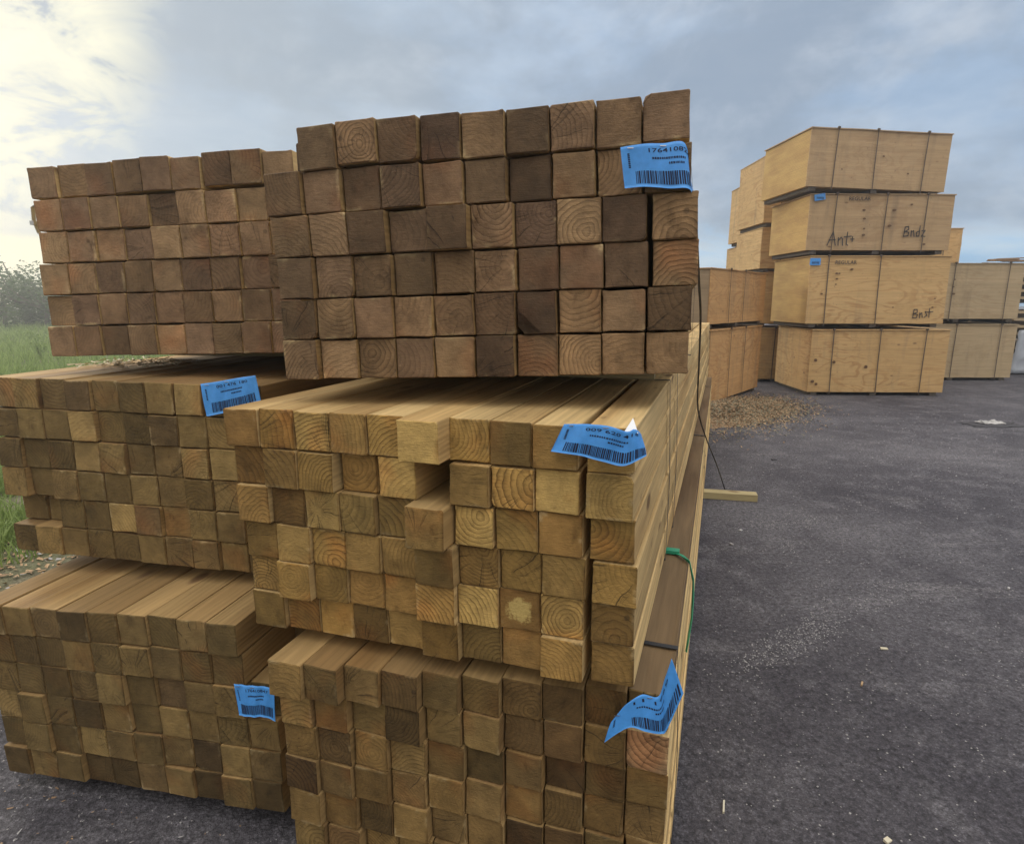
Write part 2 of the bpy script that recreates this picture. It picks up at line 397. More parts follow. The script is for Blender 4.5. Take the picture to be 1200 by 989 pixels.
# ------------------------------------------------------------------ lumber bundles
S = .0935
LONG = R(16.5)
POST_L = 6.0
def post_mesh(mb, w, h, L, rs, chip=0.0, bow=0.0):
    """square post with eased, slightly waney corners; y from 0 (near end) to L"""
    n = 3; stations = [0, .0025, .12, L * .25, L * .5, L * .75, L]
    rad = [random.choice((.001, .0015, .0025, .004)) + random.random() * .0015 for _ in range(4)]
    if random.random() < .12: rad[random.randrange(4)] = .008 + random.random() * .010
    wob = [[random.random() ** 2 * .0022 for _ in range(2)] for _ in range(4)]
    rings = []
    bx = random.uniform(-1, 1) * bow
    for si, y in enumerate(stations):
        ring = []
        inset = .0018 if si in (0,) else 0
        ox = bx * 4 * (y / L) * (1 - y / L)
        for ci, (sx, sz) in enumerate(((-1, -1), (1, -1), (1, 1), (-1, 1))):
            r0 = rad[ci]
            if chip and ci == 0: r0 = chip * max(.15, 1 - y / .16) if y < .16 else rad[ci]
            hw, hh = w / 2 - inset, h / 2 - inset
            cx, cz = sx * (hw - r0), sz * (hh - r0)
            a0 = {0: 180, 1: 270, 2: 0, 3: 90}[ci]
            for k in range(n):
                a = R(a0 + 90 * k / (n - 1)); jr = r0
                ring.append((cx + jr * math.cos(a) + ox, y, cz + jr * math.sin(a)))
            # two points along the following side, a little hollow or torn at the cut end
            nx_, nz_ = ((0, -1), (1, 0), (0, 1), (-1, 0))[ci]
            for q in (0, 1):
                f_ = (-.33 + .66 * q) * (1 if ci in (0, 1) else -1); dd = wob[ci][q] if y < .13 else wob[ci][q] * .3
                px_ = f_ * w if nx_ == 0 else nx_ * (hw - dd); pz_ = f_ * h if nz_ == 0 else nz_ * (hh - dd)
                ring.append((px_ + ox, y, pz_))
        rings.append(ring)
    m = 4 * (n + 2); vs = [v for r_ in rings for v in r_]
    # the saw cut is never dead square
    tx, tz = random.uniform(-.035, .035), random.uniform(-.035, .035)
    vs = [(x, y + (x * tx + z * tz if y < .05 else 0), z) for x, y, z in vs]
    fs, mi = [], []
    for i in range(len(stations) - 1):
        for k in range(m): fs.append((i * m + k, i * m + (k + 1) % m, (i + 1) * m + (k + 1) % m, (i + 1) * m + k)); mi.append(1 if i == 0 else 0)
    fs.append(tuple(range(m))); mi.append(1); fs.append(tuple(reversed(range((len(stations) - 1) * m, len(stations) * m)))); mi.append(1)
    fs = [tuple(reversed(f)) for f in fs]
    b = len(mb.v); mb.v += vs; mb.f += [tuple(b + i for i in f) for f in fs]; mb.m += mi

BUNDLES = {}
def bundle(key, base, aface, roll, shear, lean, cols, label, rowu={}, special={}, skip=(), seps={}, colz={}, prot=.006, side=None, long=16.5):
    LONG = R(long)
    """base = near lower left corner of the face; aface = yaw of the face line"""
    aface = R(aface); dl = LONG - aface
    root = empty('lumber_bundle', base, -LONG, label, 'lumber bundle', 'bundles of square timber posts stacked in the yard')
    rs = random.Random(key)
    random.seed(key)
    info = dict(long=LONG, base=Vector(base), aface=aface, roll=roll, shear=shear, lean=lean, root=root)
    BUNDLES[key] = info
    xmin = [9] * 6; xmax = [-9] * 6; zmax = -9; posts = {}
    for r_ in range(6):
        uoff = shear * r_ * S + rowu.get(r_, 0) + random.uniform(-.002, .002)
        for c in range(cols):
            if (c, r_) in skip: continue
            u = (c + .5) * S + uoff + (seps.get(r_, {}).get(c, 0))
            out = random.uniform(-1, 1) * prot + (random.uniform(-.015, .006) if random.random() < .2 else 0)
            w = S * math.cos(dl) - .0010 - random.random() ** 2 * .0040; h = S - .0010 - random.random() ** 2 * .0045
            sp = special.get((c, r_), {})
            out += sp.get('out', 0)
            m = MB(); post_mesh(m, w * sp.get('w', 1), h, POST_L, rs, sp.get('chip', 0), .0)
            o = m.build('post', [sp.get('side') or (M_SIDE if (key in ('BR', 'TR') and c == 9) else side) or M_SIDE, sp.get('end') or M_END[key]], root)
            z = (r_ + .5) * S + u * roll - (S - h) / 2 * .5 + (colz.get(c, 0) if r_ == 5 else 0) + sp.get('z', 0)
            x = u * math.cos(dl) + sp.get('x', 0); y = u * math.sin(dl) + r_ * lean * S * 1.0 - out
            o.location = (x, y, z)
            o.rotation_euler = (random.uniform(-.0004, .0004), -math.atan(roll) + random.uniform(-.011, .011), random.uniform(-.0003, .0003))
            if 'label' in sp: o['label'] = sp['label']
            xmin[r_] = min(xmin[r_], x - w / 2); xmax[r_] = max(xmax[r_], x + w / 2); zmax = max(zmax, z + S / 2)
            posts[(c, r_)] = o
    info.update(xmin=min(xmin), xmax=max(xmax), xr=xmax, xl=xmin, posts=posts, dl=dl, cols=cols)
    return info

def strap(info, y, m=M_STRAP, w=.016, name='strap', label=None, k=1):
    """steel band hugging the bundle: follows the row edges on both sides"""
    root = info['root']; roll = info['roll']; pts = []
    xl, xr = info['xmin'] - .0035, info['xmax'] + .0035
    zb = lambda x: x * roll - .0025; zt = lambda x: 6 * S + x * roll + .0035
    pts = [(xl, y, zb(xl)), (xr, y, zb(xr)), (xr, y, zb(xr) + 3 * S), (info['xr'][5] + .0035, y, zt(xr)), (info['xl'][5] - .0035, y, zt(xl)), (xl, y, zb(xl) + 3 * S)]
    pts = [(a, y + .004 * math.sin(i * 2.1), c) for i, (a, _, c) in enumerate(pts)]
    mb = MB(); mb.band(pts, (0, 1, 0), w, .0012, closed=True)
    o = mb.build(name, m, root)
    if label: o['label'] = label
    return o

M_SIDED = mat_side('planed_side_stained', [(0, (.16, .105, .055)), (.5, (.20, .135, .07)), (1, (.14, .09, .05))])
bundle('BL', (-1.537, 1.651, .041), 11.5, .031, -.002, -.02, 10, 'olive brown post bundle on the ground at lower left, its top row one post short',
       long=12.5, skip={(9, 5)}, prot=.008, side=M_SIDEO, special={(9, 4): {'out': -.25}, (9, 3): {'out': -.03}})
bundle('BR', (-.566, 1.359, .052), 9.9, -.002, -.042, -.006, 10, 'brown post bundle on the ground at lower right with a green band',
       long=18.4, prot=.006, side=M_SIDEO, rowu={5: .010, 4: .009, 3: .005},
       special={(9, 5): {'side': M_SIDED, 'label': 'dark stained corner post'}, (9, 4): {'end': M_END['TR']}, (0, 5): {'out': .028}, (1, 5): {'out': .026}, (2, 5): {'out': .022}, (3, 5): {'out': .026}, (4, 5): {'out': .008}, (3, 4): {'out': .02}, (5, 4): {'out': .012}, (7, 4): {'out': .012}})
bundle('ML', (-1.594, 1.875, .662), 11.9, -.002, -.025, .002, 10, 'dull olive post bundle in the middle of the left stack',
       long=12, prot=.006, side=M_SIDEO, special={(1, 1): {'out': -.05}, (0, 1): {'out': -.05}})
bundle('MR', (-.646, 1.448, .647), 17.4, .007, -.040, -.072, 10, 'yellowish post bundle in the middle of the right stack, one post pushed deep in',
       long=18.7, prot=.007, rowu={5: .002, 3: .003, 2: .006, 0: -.002},
       seps={r_: {9: .013} for r_ in range(4)} | {4: {9: .013, 4: .016, 3: .006}, 5: {9: .016, 5: .004}},
       special={(5, 4): {'out': -.35}, (5, 5): {'out': .040, 'z': .003}, (5, 3): {'out': .042}, (5, 2): {'out': .030}, (5, 1): {'out': .028}, (5, 0): {'out': .012},
                (1, 1): {'out': .015}, (0, 0): {'out': .01}, (8, 0): {'out': .012}, (8, 5): {'out': .0},
                (9, 0): {'out': .0}, (7, 1): {'end': M_SPLASH, 'label': 'post with a yellow paint splash on its end'}, (8, 1): {'label': 'post with strong dark growth rings'}})
bundle('TL', (-1.44, 1.935, 1.278), 8.5, .027, .030, .009, 9, 'greyish post bundle on top of the left stack, against the bright sky',
       long=9, prot=.0035, colz={1: .002, 3: .003, 4: .004, 6: .008, 7: .006}, special={(7, 2): {'out': -.012}},
       rowu={4: .0, 5: -.012, 3: .004})
bundle('TR', (-.545, 1.473, 1.264), 9.5, .033, -.052, -.008, 10, 'dark brown post bundle on top of the right stack, highest of all the posts',
       long=15.2, prot=.005, side=M_SIDEO, rowu={1: .002, 2: .010, 3: .010, 4: .002, 5: .0}, colz={1: -.003, 2: .004, 9: .005, 3: .001, 8: -.001, 5: -.002},
       seps={1: {9: .002}, 2: {9: .008}, 3: {9: .009}, 4: {9: .004}},
       special={(0, 5): {'out': -.12, 'x': .01}, (6, 1): {'chip': .052, 'w': .95, 'label': 'post with a broken lower corner'}, (2, 3): {'out': .012}, (4, 3): {'out': .015}})

for key, ys_ in (('BL', (.9, 3.0, 5.2)), ('BR', (.33, 2.9, 5.3)), ('ML', (.8, 3.0, 5.3)), ('MR', (.72, 1.02, 2.9, 5.2)), ('TL', (.75, 3.1, 5.2)), ('TR', (.62, 2.8, 5.2))):
    for y in ys_: strap(BUNDLES[key], y)
i = BUNDLES['BR']; x = i['xr'][5]; xm = i['xmax']; m = MB(); zt_ = 6 * S
m.band([(x - .05, .93, zt_ + .003), (x - .02, .90, zt_ + .007), (x + .006, .86, zt_ + .004), (x + .022, .80, zt_ - .03), (xm + .012, .76, zt_ - .07), (xm + .012, .72, zt_ - .12), (xm + .006, .69, zt_ - .18), (xm + .003, .68, zt_ - .21)], (-.4, 1, 0), .012, .0016)
m.box(x - .075, x - .03, .915, .945, zt_ + .001, zt_ + .012)
m.build('strap', M_GREEN, i['root'])['label'] = 'green plastic strap'

# ---- spacers between the bundles
def spacer(key, y, h, lab, over=-.07):
    i = BUNDLES[key]; root = i['root']
    LONG = i['long']; mw = Matrix.Translation(i['base']) @ Matrix.Rotation(-LONG, 4, 'Z')
    p = mw @ Vector((i['xmin'] + .02, y, 0)); L_ = i['xmax'] - i['xmin'] + over
    e = MB(); hh = h / 2 - .0025
    e.box(-.04, .04, -L_ / 2, L_ / 2, -hh, hh)
    o = e.build('wooden_spacer', M_STICK); o.rotation_euler = (0, 0, -LONG - R(90)); o.rotation_euler.z += random.uniform(-.02, .02)
    c = mw @ Vector((i['xmin'] + .0 + L_ / 2 - .025 + (.02 if over > .05 else 0), y, 0))
    o.location = (c.x, c.y, i['base'].z + (i['xmin'] + L_ / 2) * i['roll'] - h / 2 - .004)
    o.rotation_euler.x = 0
    tag(o, lab, 'spacer', 'wooden spacers under the bundles'); return o
names = {'BL': 'the lower left post bundle', 'BR': 'the lower right post bundle', 'ML': 'the middle left post bundle',
         'MR': 'the middle right post bundle', 'TL': 'the top left post bundle', 'TR': 'the top right post bundle'}
gap = {'BL': .044, 'BR': .046, 'ML': .046, 'MR': .022, 'TL': .046, 'TR': .046}
for k in names:
    for y, w_ in ((.55, 'nearest the viewer'), (2.9, 'halfway along'), (5.1, 'towards the far end')): spacer(k, y, gap[k], 'wooden spacer ' + w_ + ' under ' + names[k])

# the long spacer that sticks out over the asphalt
a_ = Vector((1.30, 4.50, .026)); b_ = Vector((1.81, 4.385, .026)); d_ = b_ - a_
e = MB(); e.box(-.24, d_.length, -.045, .045, -.0245, .0245)
o = e.build('wooden_spacer', M_STICK); o.location = a_; o.rotation_euler = (0, 0, math.atan2(d_.y, d_.x))
# grain runs along local y in the wood material: rebuild along y
bpy.data.objects.remove(o)
e = MB(); e.box(-.045, .045, -.24, d_.length, -.0245, .0245)
o = e.build('wooden_spacer', M_STICK); o.location = a_; o.rotation_euler = (0, 0, math.atan2(d_.y, d_.x) - R(90))
tag(o, 'greenish wooden stick poking out from under the lower right bundle onto the asphalt', 'spacer')

# ---- loose strap hanging off the top right bundle to the ground
m = MB(); P0 = []
for (px, py, Y) in ((808, 226, 1.45), (815, 262, 1.6), (819, 330, 2.0), (821, 375, 2.35), (819, 430, 2.8), (818, 480, 3.2), (828, 515, 3.7), (840, 545, 4.2), (850, 566, 4.62)):
    r = ray(px, py); P0.append(Vector((0, 0, CAM_H)) + r * (Y / r.y))
P0[-1].z = .01
fine = []
for i in range(len(P0) - 1):
    for k in range(4):
        a, b, c, d = P0[max(i - 1, 0)], P0[i], P0[i + 1], P0[min(i + 2, len(P0) - 1)]; u = k / 4
        fine.append(.5 * ((2 * b) + (c - a) * u + (2 * a - 5 * b + 4 * c - d) * u * u + (3 * b - a - 3 * c + d) * u ** 3))
fine.append(P0[-1])
m.band(fine, (1, -.5, 0), .008, .0012)
tag(m.build('loose_strap', M_STRAP), 'loose black steel strap hanging down beside the stacked posts to the asphalt', 'strap')

# strap tail with buckle at the left edge of the top left bundle
i = BUNDLES['TL']; x = i['xmin']; m = MB()
m.band([(x - .002, .03, 4.9 * S), (x - .020, .03, 4.8 * S), (x - .022, .03, 4.4 * S), (x - .012, .032, 4.0 * S), (x - .004, .03, 3.95 * S)], (0, 1, 0), .014, .0014)
m.box(x - .028, x - .014, .020, .040, 4.25 * S, 4.38 * S)
m.build('strap_tail', flat('galvanised', (.45, .45, .45), .4, .2, 50, .8), i['root'])

# ------------------------------------------------------------------ blue tags
def face_pt(key, px, py, out):
    """point on a bundle's end face (pushed out towards the viewer) seen along a pixel's direction"""
    i = BUNDLES[key]; af = i['aface']
    nrm = Vector((-math.sin(af), -math.cos(af), 0)); p0 = i['base'] + nrm * out
    r = ray(px, py); o0 = Vector((0, 0, CAM_H)); t = (p0 - o0).dot(nrm) / r.dot(nrm)
    return o0 + r * t

def text_polys(txt, size):
    cu = bpy.data.curves.new('t', 'FONT'); cu.body = txt; cu.size = size; cu.align_x = 'LEFT'; cu.resolution_u = 2; cu.offset = .008 * size
    ob = bpy.data.objects.new('t', cu); COL.objects.link(ob)
    dg = bpy.context.evaluated_depsgraph_get(); me = bpy.data.meshes.new_from_object(ob.evaluated_get(dg))
    vs = [tuple(v.co) for v in me.vertices]; fs = [tuple(p.vertices) for p in me.polygons]
    bpy.data.objects.remove(ob); bpy.data.curves.remove(cu); bpy.data.meshes.remove(me)
    return vs, fs

def tag_sheet(key, stations, label, number, ps=(.12, .9), white=None, seed=1, smalls=True):
    """stations: (x_top, y_top, x_bot, y_bot, out) seen positions; the sheet is ruled between them"""
    T = [face_pt(key, a, b, o if not isinstance(o, tuple) else o[0]) for a, b, c, d, o in stations]
    B = [face_pt(key, c, d, o if not isinstance(o, tuple) else o[1]) for a, b, c, d, o in stations]
    n = len(T); rnd_ = random.Random(seed)
    def cr(Q, s):
        s = s * (n - 1); i = min(int(s), n - 2); u = s - i
        a, b, c, d = Q[max(i - 1, 0)], Q[i], Q[i + 1], Q[min(i + 2, n - 1)]
        return .5 * ((2 * b) + (c - a) * u + (2 * a - 5 * b + 4 * c - d) * u * u + (3 * b - a - 3 * c + d) * u ** 3)
    nl = [0]
    for k in range(60): nl.append(nl[-1] + (cr(T, (k + 1) / 60) - cr(T, k / 60)).length)
    def arc(s):       # even spacing along the sheet
        tgt = s * nl[-1]
        for k in range(60):
            if nl[k + 1] >= tgt: return (k + (tgt - nl[k]) / max(1e-9, nl[k + 1] - nl[k])) / 60
        return 1
    def surf(s, t):
        q = arc(max(0, min(1, s))); a = cr(T, q); b = cr(B, q); p = a.lerp(b, t)
        nn = None
        return p, a, b
    def nrm(s, t):
        e = .01
        du = surf(min(1, s + e), t)[0] - surf(max(0, s - e), t)[0]; dv = surf(s, 1)[0] - surf(s, 0)[0]
        v = du.cross(dv).normalized(); 
        p = surf(s, t)[0]
        if v.dot(Vector((0, 0, CAM_H)) - p) < 0 and False: v = -v
        return v
    def P(s, t, off=0):
        p = surf(s, t)[0]; v = nrm(s, t)
        wav = .0016 * math.sin(s * 9 + seed) * math.sin(t * 3.0) + .001 * math.sin(s * 23 + t * 4)
        return p + v * (sgn * off - wav)
    p = surf(.3, .5)[0]; sgn = 1 if nrm(.3, .5).dot(Vector((0, 0, CAM_H)) - p) > 0 else -1
    ns, ntt = 44, 14
    base = surf(.5, 1)[0]
    root = empty('barcode_tag', base, 0, label, 'tag', 'blue barcode tags on the bundles')
    def loc(v): return v - base
    m = MB(); vs = []
    for lay in (0, -.0009):
        for a in range(ns + 1):
            for b in range(ntt + 1): vs.append(loc(P(a / ns, b / ntt, lay)))
    q = (ns + 1) * (ntt + 1); fs = []
    for a in range(ns):
        for b in range(ntt):
            k = a * (ntt + 1) + b; fs.append((k, k + 1, k + ntt + 2, k + ntt + 1)); fs.append((q + k + ntt + 1, q + k + ntt + 2, q + k + 1, q + k))
    for a in range(ns):
        for b in (0, ntt):
            k = a * (ntt + 1) + b; fs.append((k, k + ntt + 1, q + k + ntt + 1, q + k))
    for b in range(ntt):
        for a in (0, ns):
            k = a * (ntt + 1) + b; fs.append((k, k + 1, q + k + 1, q + k))
    m.add(vs, fs); m.build('sheet', M_BLUE, root, True)
    # barcode
    m = MB(); s = ps[0]; w_ = surf(1, .5)[0]
    while s < ps[1]:
        bw = rnd_.choice((.006, .008, .013, .018)); gw = rnd_.choice((.006, .008, .012))
        for j in range(4):
            t0, t1 = .62 + j * .075, .62 + (j + 1) * .075
            m.add([loc(P(s, t0, .0007)), loc(P(s + bw, t0, .0007)), loc(P(s + bw, t1, .0007)), loc(P(s, t1, .0007))], [(0, 1, 2, 3)])
        s += bw + gw
    m.build('barcode', M_INK, root)
    vsT, fsT = text_polys(number, 1.0)
    W = max(v[0] for v in vsT); hT = (B[0] - T[0]).length; 
    s0, s1 = .30, .86
    m = MB(); m.add([loc(P(s0 + (s1 - s0) * v[0] / W, .20 - v[1] * .13, .0007)) for v in vsT], fsT); m.build('number', M_INK, root)
    if smalls:
        m = MB()
        for row, (a, b) in enumerate(((.36, .74), (.55, .72))):
            s = a; m = MB()
            while s < b:
                wd = rnd_.uniform(.01, .022); t0 = .31 + row * .11
                m.add([loc(P(s, t0, .0007)), loc(P(s + wd, t0, .0007)), loc(P(s + wd, t0 + .045, .0007)), loc(P(s, t0 + .045, .0007))], [(0, 1, 2, 3)]); s += wd + .008
            m.build('print_line', M_INK, root)
        t = .18; m = MB()
        while t < .5:
            m.add([loc(P(.075, t, .0007)), loc(P(.10, t, .0007)), loc(P(.10, t + .03, .0007)), loc(P(.075, t + .03, .0007))], [(0, 1, 2, 3)]); t += .045
        m.build('side_print', M_INK, root)
    # staples
    for s in (.12, .5):
        m = MB(); c = loc(P(s, .06, .0012)); m.box(c.x - .006, c.x + .006, c.y - .0008, c.y + .0008, c.z - .0008, c.z + .0008)
        m.build('staple', M_STAPLE, root)
    return root
tag_sheet('TR', [(727, 173, 732, 221, .022), (752, 169, 757, 219, .030), (778, 168, 783, 221, .026), (802, 167, 808, 222, .020), (806, 190, 816, 240, (.0, -.03))],
          'bright blue barcode tag at the upper right corner of the top right bundle', '176410824', (.15, .84), seed=3)
tag_sheet('MR', [(661, 497, 645, 529, .050), (690, 497, 680, 534, .075), (716, 500, 706, 541, .080), (735, 506, 729, 546, .065), (744, 503, 745, 541, .060), (752, 509, 757, 534, .03)],
          'crumpled blue barcode tag folded round the corner of the yellowish middle right bundle', '009 620 418', (.12, .98), seed=5)
tag_sheet('BR', [(716, 846, 708, 870, .045), (733, 826, 735, 853, .055), (752, 814, 757, 857, .05), (771, 816, 775, 860, .03), (779, 795, 783, 852, .03), (787, 772, 801, 812, .035)],
          'twisted blue barcode tag flapping at the corner of the lower right bundle', '11 1969', (.3, .97), seed=8)
tag_sheet('BL', [(274, 801, 280, 838, .02), (290, 803, 296, 840, .026), (306, 804, 309, 840, .026), (321, 806, 323, 845, .022)],
          'flat blue barcode tag on the lower left bundle beside the gap', '176410847', (.10, .93), seed=11)
tag_sheet('ML', [(235, 450, 242, 488, .022), (256, 447, 262, 484, .026), (278, 443, 284, 478, .026), (299, 440, 306, 470, .022)],
          'blue barcode tag on the middle left bundle, partly hidden by the right stack', '001 476 180', (.16, .93), seed=13)
# white torn corner behind the crumpled tag
a, b, c = face_pt('MR', 742, 490, .03), face_pt('MR', 731, 507, .062), face_pt('MR', 748, 508, .055)
m = MB(); off = Vector((0, .0012, 0)); m.add([a, b, c, a + off, b + off, c + off], [(0, 1, 2), (5, 4, 3), (0, 3, 4, 1), (1, 4, 5, 2), (2, 5, 3, 0)])
o = m.build('torn_corner', M_WHITE); 
for ob in bpy.data.objects:
    if ob.name.startswith('barcode_tag') and 'crumpled' in ob.get('label', ''):
        o.parent = ob; o.location = -ob.location

# ------------------------------------------------------------------ plywood bundles
def mat_ply(name, c0, c1, gr=1.0):
    def fn(t, b):
        tc = t.n('ShaderNodeTexCoord'); oi = t.n('ShaderNodeObjectInfo'); P0 = tc.outputs['Object']
        off = t.n('ShaderNodeCombineXYZ'); r = oi.outputs['Random']
        t.l(t.math('MULTIPLY', r, 37), off.inputs[0]); t.l(t.math('MULTIPLY', r, 11), off.inputs[1]); t.l(t.math('MULTIPLY', rnd2(t, r, 19.3), 23), off.inputs[2])
        ad = t.n('ShaderNodeVectorMath', operation='ADD'); t.l(P0, ad.inputs[0]); t.l(off.outputs[0], ad.inputs[1]); P = ad.outputs[0]
        n = t.noise(t.vmul(P, (.7, .7, 2.6)), 1.0, 3, .5, .6)
        cont = t.math('SINE', t.math('MULTIPLY', n, 95))
        fib = t.noise(t.vmul(P, (2.2, 2.2, 70)), 1.0, 4, .6)
        big = t.noise(P, 1.3, 3, .5)
        lay = t.noise(t.vmul(P, (.15, .15, 22)), 1.0, 2, .5)
        c = t.mix(big, c0, c1)
        c = t.mix(t.math('MULTIPLY', t.mapr(cont, .2, .95, 0, .42 * gr, True), t.mapr(big, .42, .58, .25, 1)), c, t.mix(1, c, (.60, .42, .30), 'MULTIPLY'))
        c = t.mix(rnd2(t, r, 71.3), c, t.mix(1, c, (.92, .90, .88), 'MULTIPLY'))
        k = t.math('MULTIPLY', t.mapr(fib, .3, .7, .88, 1.1), t.mapr(lay, .3, .7, .93, 1.07))
        vo = t.n('ShaderNodeTexVoronoi', feature='F1'); t.l(t.vmul(P, (1, 1, 2)), vo.inputs['Vector']); vo.inputs['Scale'].default_value = 2.3
        kd = t.mapr(vo.outputs['Distance'], .045, .09, .7, 0, True)
        c = t.mix(kd, c, (.16, .085, .045))
        st = t.mapr(t.noise(t.vmul(P, (6, 6, .7)), 1.0, 4, .6), .54, .74, 0, .5)
        c = t.mix(st, c, (.24, .18, .12))
        dirt = t.mapr(t.noise(P, 3.2, 6, .7), .52, .72, 0, .4)
        c = t.mix(dirt, c, t.mix(1, c, (.62, .56, .52), 'MULTIPLY'))
        spk = t.mapr(t.noise(P, 26, 3, .6), .66, .73, 0, .6)
        c = t.mix(spk, c, (.20, .12, .07))
        comb = t.n('ShaderNodeCombineColor')
        for i in range(3): t.l(k, comb.inputs[i])
        t.l(t.mix(1, c, comb.outputs[0], 'MULTIPLY'), b.inputs['Base Color']); b.inputs['Roughness'].default_value = .75
        bump(t, b, t.math('ADD', fib, t.math('MULTIPLY', cont, .2)), .3, .002)
    return mat(name, fn)
def mat_layers(name, c0, c1):
    """edges of many stacked sheets"""
    def fn(t, b):
        tc = t.n('ShaderNodeTexCoord'); P = tc.outputs['Object']; s = t.n('ShaderNodeSeparateXYZ'); t.l(P, s.inputs[0])
        ph = t.math('FRACT', t.math('MULTIPLY', s.outputs[2], 52))
        line = t.mapr(ph, 0, .2, .38, 1)
        ply = t.noise(t.vmul(P, (1.5, 1.5, 260)), 1.0, 3, .6)
        big = t.noise(t.vmul(P, (1, 1, 4)), 1.6, 4, .55)
        c = t.mix(t.mapr(big, .35, .65), c0, c1)
        k = t.math('MULTIPLY', line, t.mapr(ply, .3, .7, .78, 1.15)); comb = t.n('ShaderNodeCombineColor')
        for i in range(3): t.l(k, comb.inputs[i])
        t.l(t.mix(1, c, comb.outputs[0], 'MULTIPLY'), b.inputs['Base Color']); b.inputs['Roughness'].default_value = .85
        bump(t, b, k, .5, .004)
    return mat(name, fn)
M_STRAPB = flat('rusty_dark_band', (.10, .075, .055), .6, .3, 30)
PLY = mat_ply('plywood_tan', (.55, .355, .155), (.60, .41, .20))
PLYG = mat_ply('plywood_grey_tan', (.50, .350, .190), (.47, .335, .20), .5)
PLYO = mat_ply('plywood_orange', (.52, .30, .125), (.56, .35, .165))
PLYP = mat_ply('plywood_pale', (.50, .385, .235), (.46, .36, .225), .5)
LAY = mat_layers('sheet_edges', (.58, .39, .155), (.46, .29, .12))
LAYD = mat_layers('sheet_edges_dark', (.40, .29, .18), (.30, .22, .14))

def panel(mb, W, Hh, th, bulge=.0, nx=10, nz=5, mi=0, seed=0):
    """thin upright sheet in local x-z at y=0..-th with a little warp"""
    q = []
    for lay in (0, 1):
        for a in range(nx + 1):
            for b in range(nz + 1):
                x = W * a / nx; z = Hh * b / nz
                w = bulge * (mnoise.noise(Vector((x * 1.1, z * 1.4, seed * 3.7))) + .4 * mnoise.noise(Vector((x * 3.1, z * 3.4, seed * 3.7))))
                edge = min(a, nx - a, b, nz - b) > 0
                ex = .006 * mnoise.noise(Vector((z * 6, x * 6, seed + 9))) if not edge else 0
                q.append((x + ex, -th * lay + w, z + ex))
    n = (nx + 1) * (nz + 1); fs = []
    for a in range(nx):
        for b in range(nz):
            k = a * (nz + 1) + b; fs.append((k, k + 1, k + nz + 2, k + nz + 1)); fs.append((n + k, n + k + nz + 1, n + k + nz + 2, n + k + 1))
    for a in range(nx):
        for b in (0, nz): k = a * (nz + 1) + b; fs.append((k, k + nz + 1, n + k + nz + 1, n + k))
    for b in range(nz):
        for a in (0, nx): k = a * (nz + 1) + b; fs.append((k, k + 1, n + k + 1, n + k))
    mb.add(q, fs, mi)

def ply_bundle(x, y, z, yaw, W, D, Hh, label, mats=(PLY, LAY), straps=(.16, .5, .84), panels=True, run=.055, group='strapped plywood bundles', seed=0, tilt=0, lids=True, sidepanel=False):
    root = empty('plywood_bundle', (x, y, z), R(yaw), label, 'plywood bundle', group)
    root.rotation_euler.y = tilt
    face, lay = mats; th = .014
    m = MB(); m.box(.012, W - .012, th + .004, D - .012, run, Hh - .018); m.build('sheet_stack', lay, root)
    for fx in (.03, .5, .97):
        m = MB(); xx = fx * (W - .12); m.box(xx, xx + .1, .02, D - .03, 0, run - .003)
        m.build('runner', M_DARKW, root)
    if panels:
        m = MB(); panel(m, W, Hh - run - .016, th, .006, 12, 6, 0, seed); o = m.build('front_panel', face, root); o.location = (0, th, run)
    if sidepanel:
        m = MB(); panel(m, D - .02, Hh - run - .02, .012, .008, 8, 6, 0, seed + 5); o = m.build('side_panel', face, root); o.location = (.008, D - .01, run); o.rotation_euler = (0, 0, R(-90))
    if lids:
        m = MB(); nx = 8; q = []
        for lay_ in (0, 1):
            for a in range(nx + 1):
                for b in (0, 1):
                    xx = -.01 + (W + .02) * a / nx; yy = -.02 + (D + .02) * b
                    q.append((xx, yy, Hh - .014 + .013 * lay_ + .006 * mnoise.noise(Vector((xx * 2, yy * 2, seed)))))
        n = 2 * (nx + 1); fs = []
        for a in range(nx):
            k = a * 2; fs += [(k, k + 1, k + 3, k + 2), (n + k, n + k + 2, n + k + 3, n + k + 1), (k, k + 2, n + k + 2, n + k), (k + 1, n + k + 1, n + k + 3, k + 3)]
        fs += [(0, n, n + 1, 1), (2 * nx, 2 * nx + 1, n + 2 * nx + 1, n + 2 * nx)]
        m.add(q, fs); m.build('lid', face, root)
    for s_ in straps:
        xx = W * s_ + .0; m = MB(); o1 = -.012; dx = random.uniform(-.02, .02)
        m.band([(xx, o1 - .012, run * .4), (xx + dx * .5, o1 - .010, Hh * .5), (xx + dx, -.030, Hh + .006), (xx + dx, D + .006, Hh + .006), (xx, D + .006, run * .4)], (1, 0, 0), .014, .003, closed=True)
        m.box(xx + dx - .018, xx + dx + .018, -.037, -.022, Hh - .01, Hh + .016)
        m.build('strap', M_STRAPB, root)
    return root

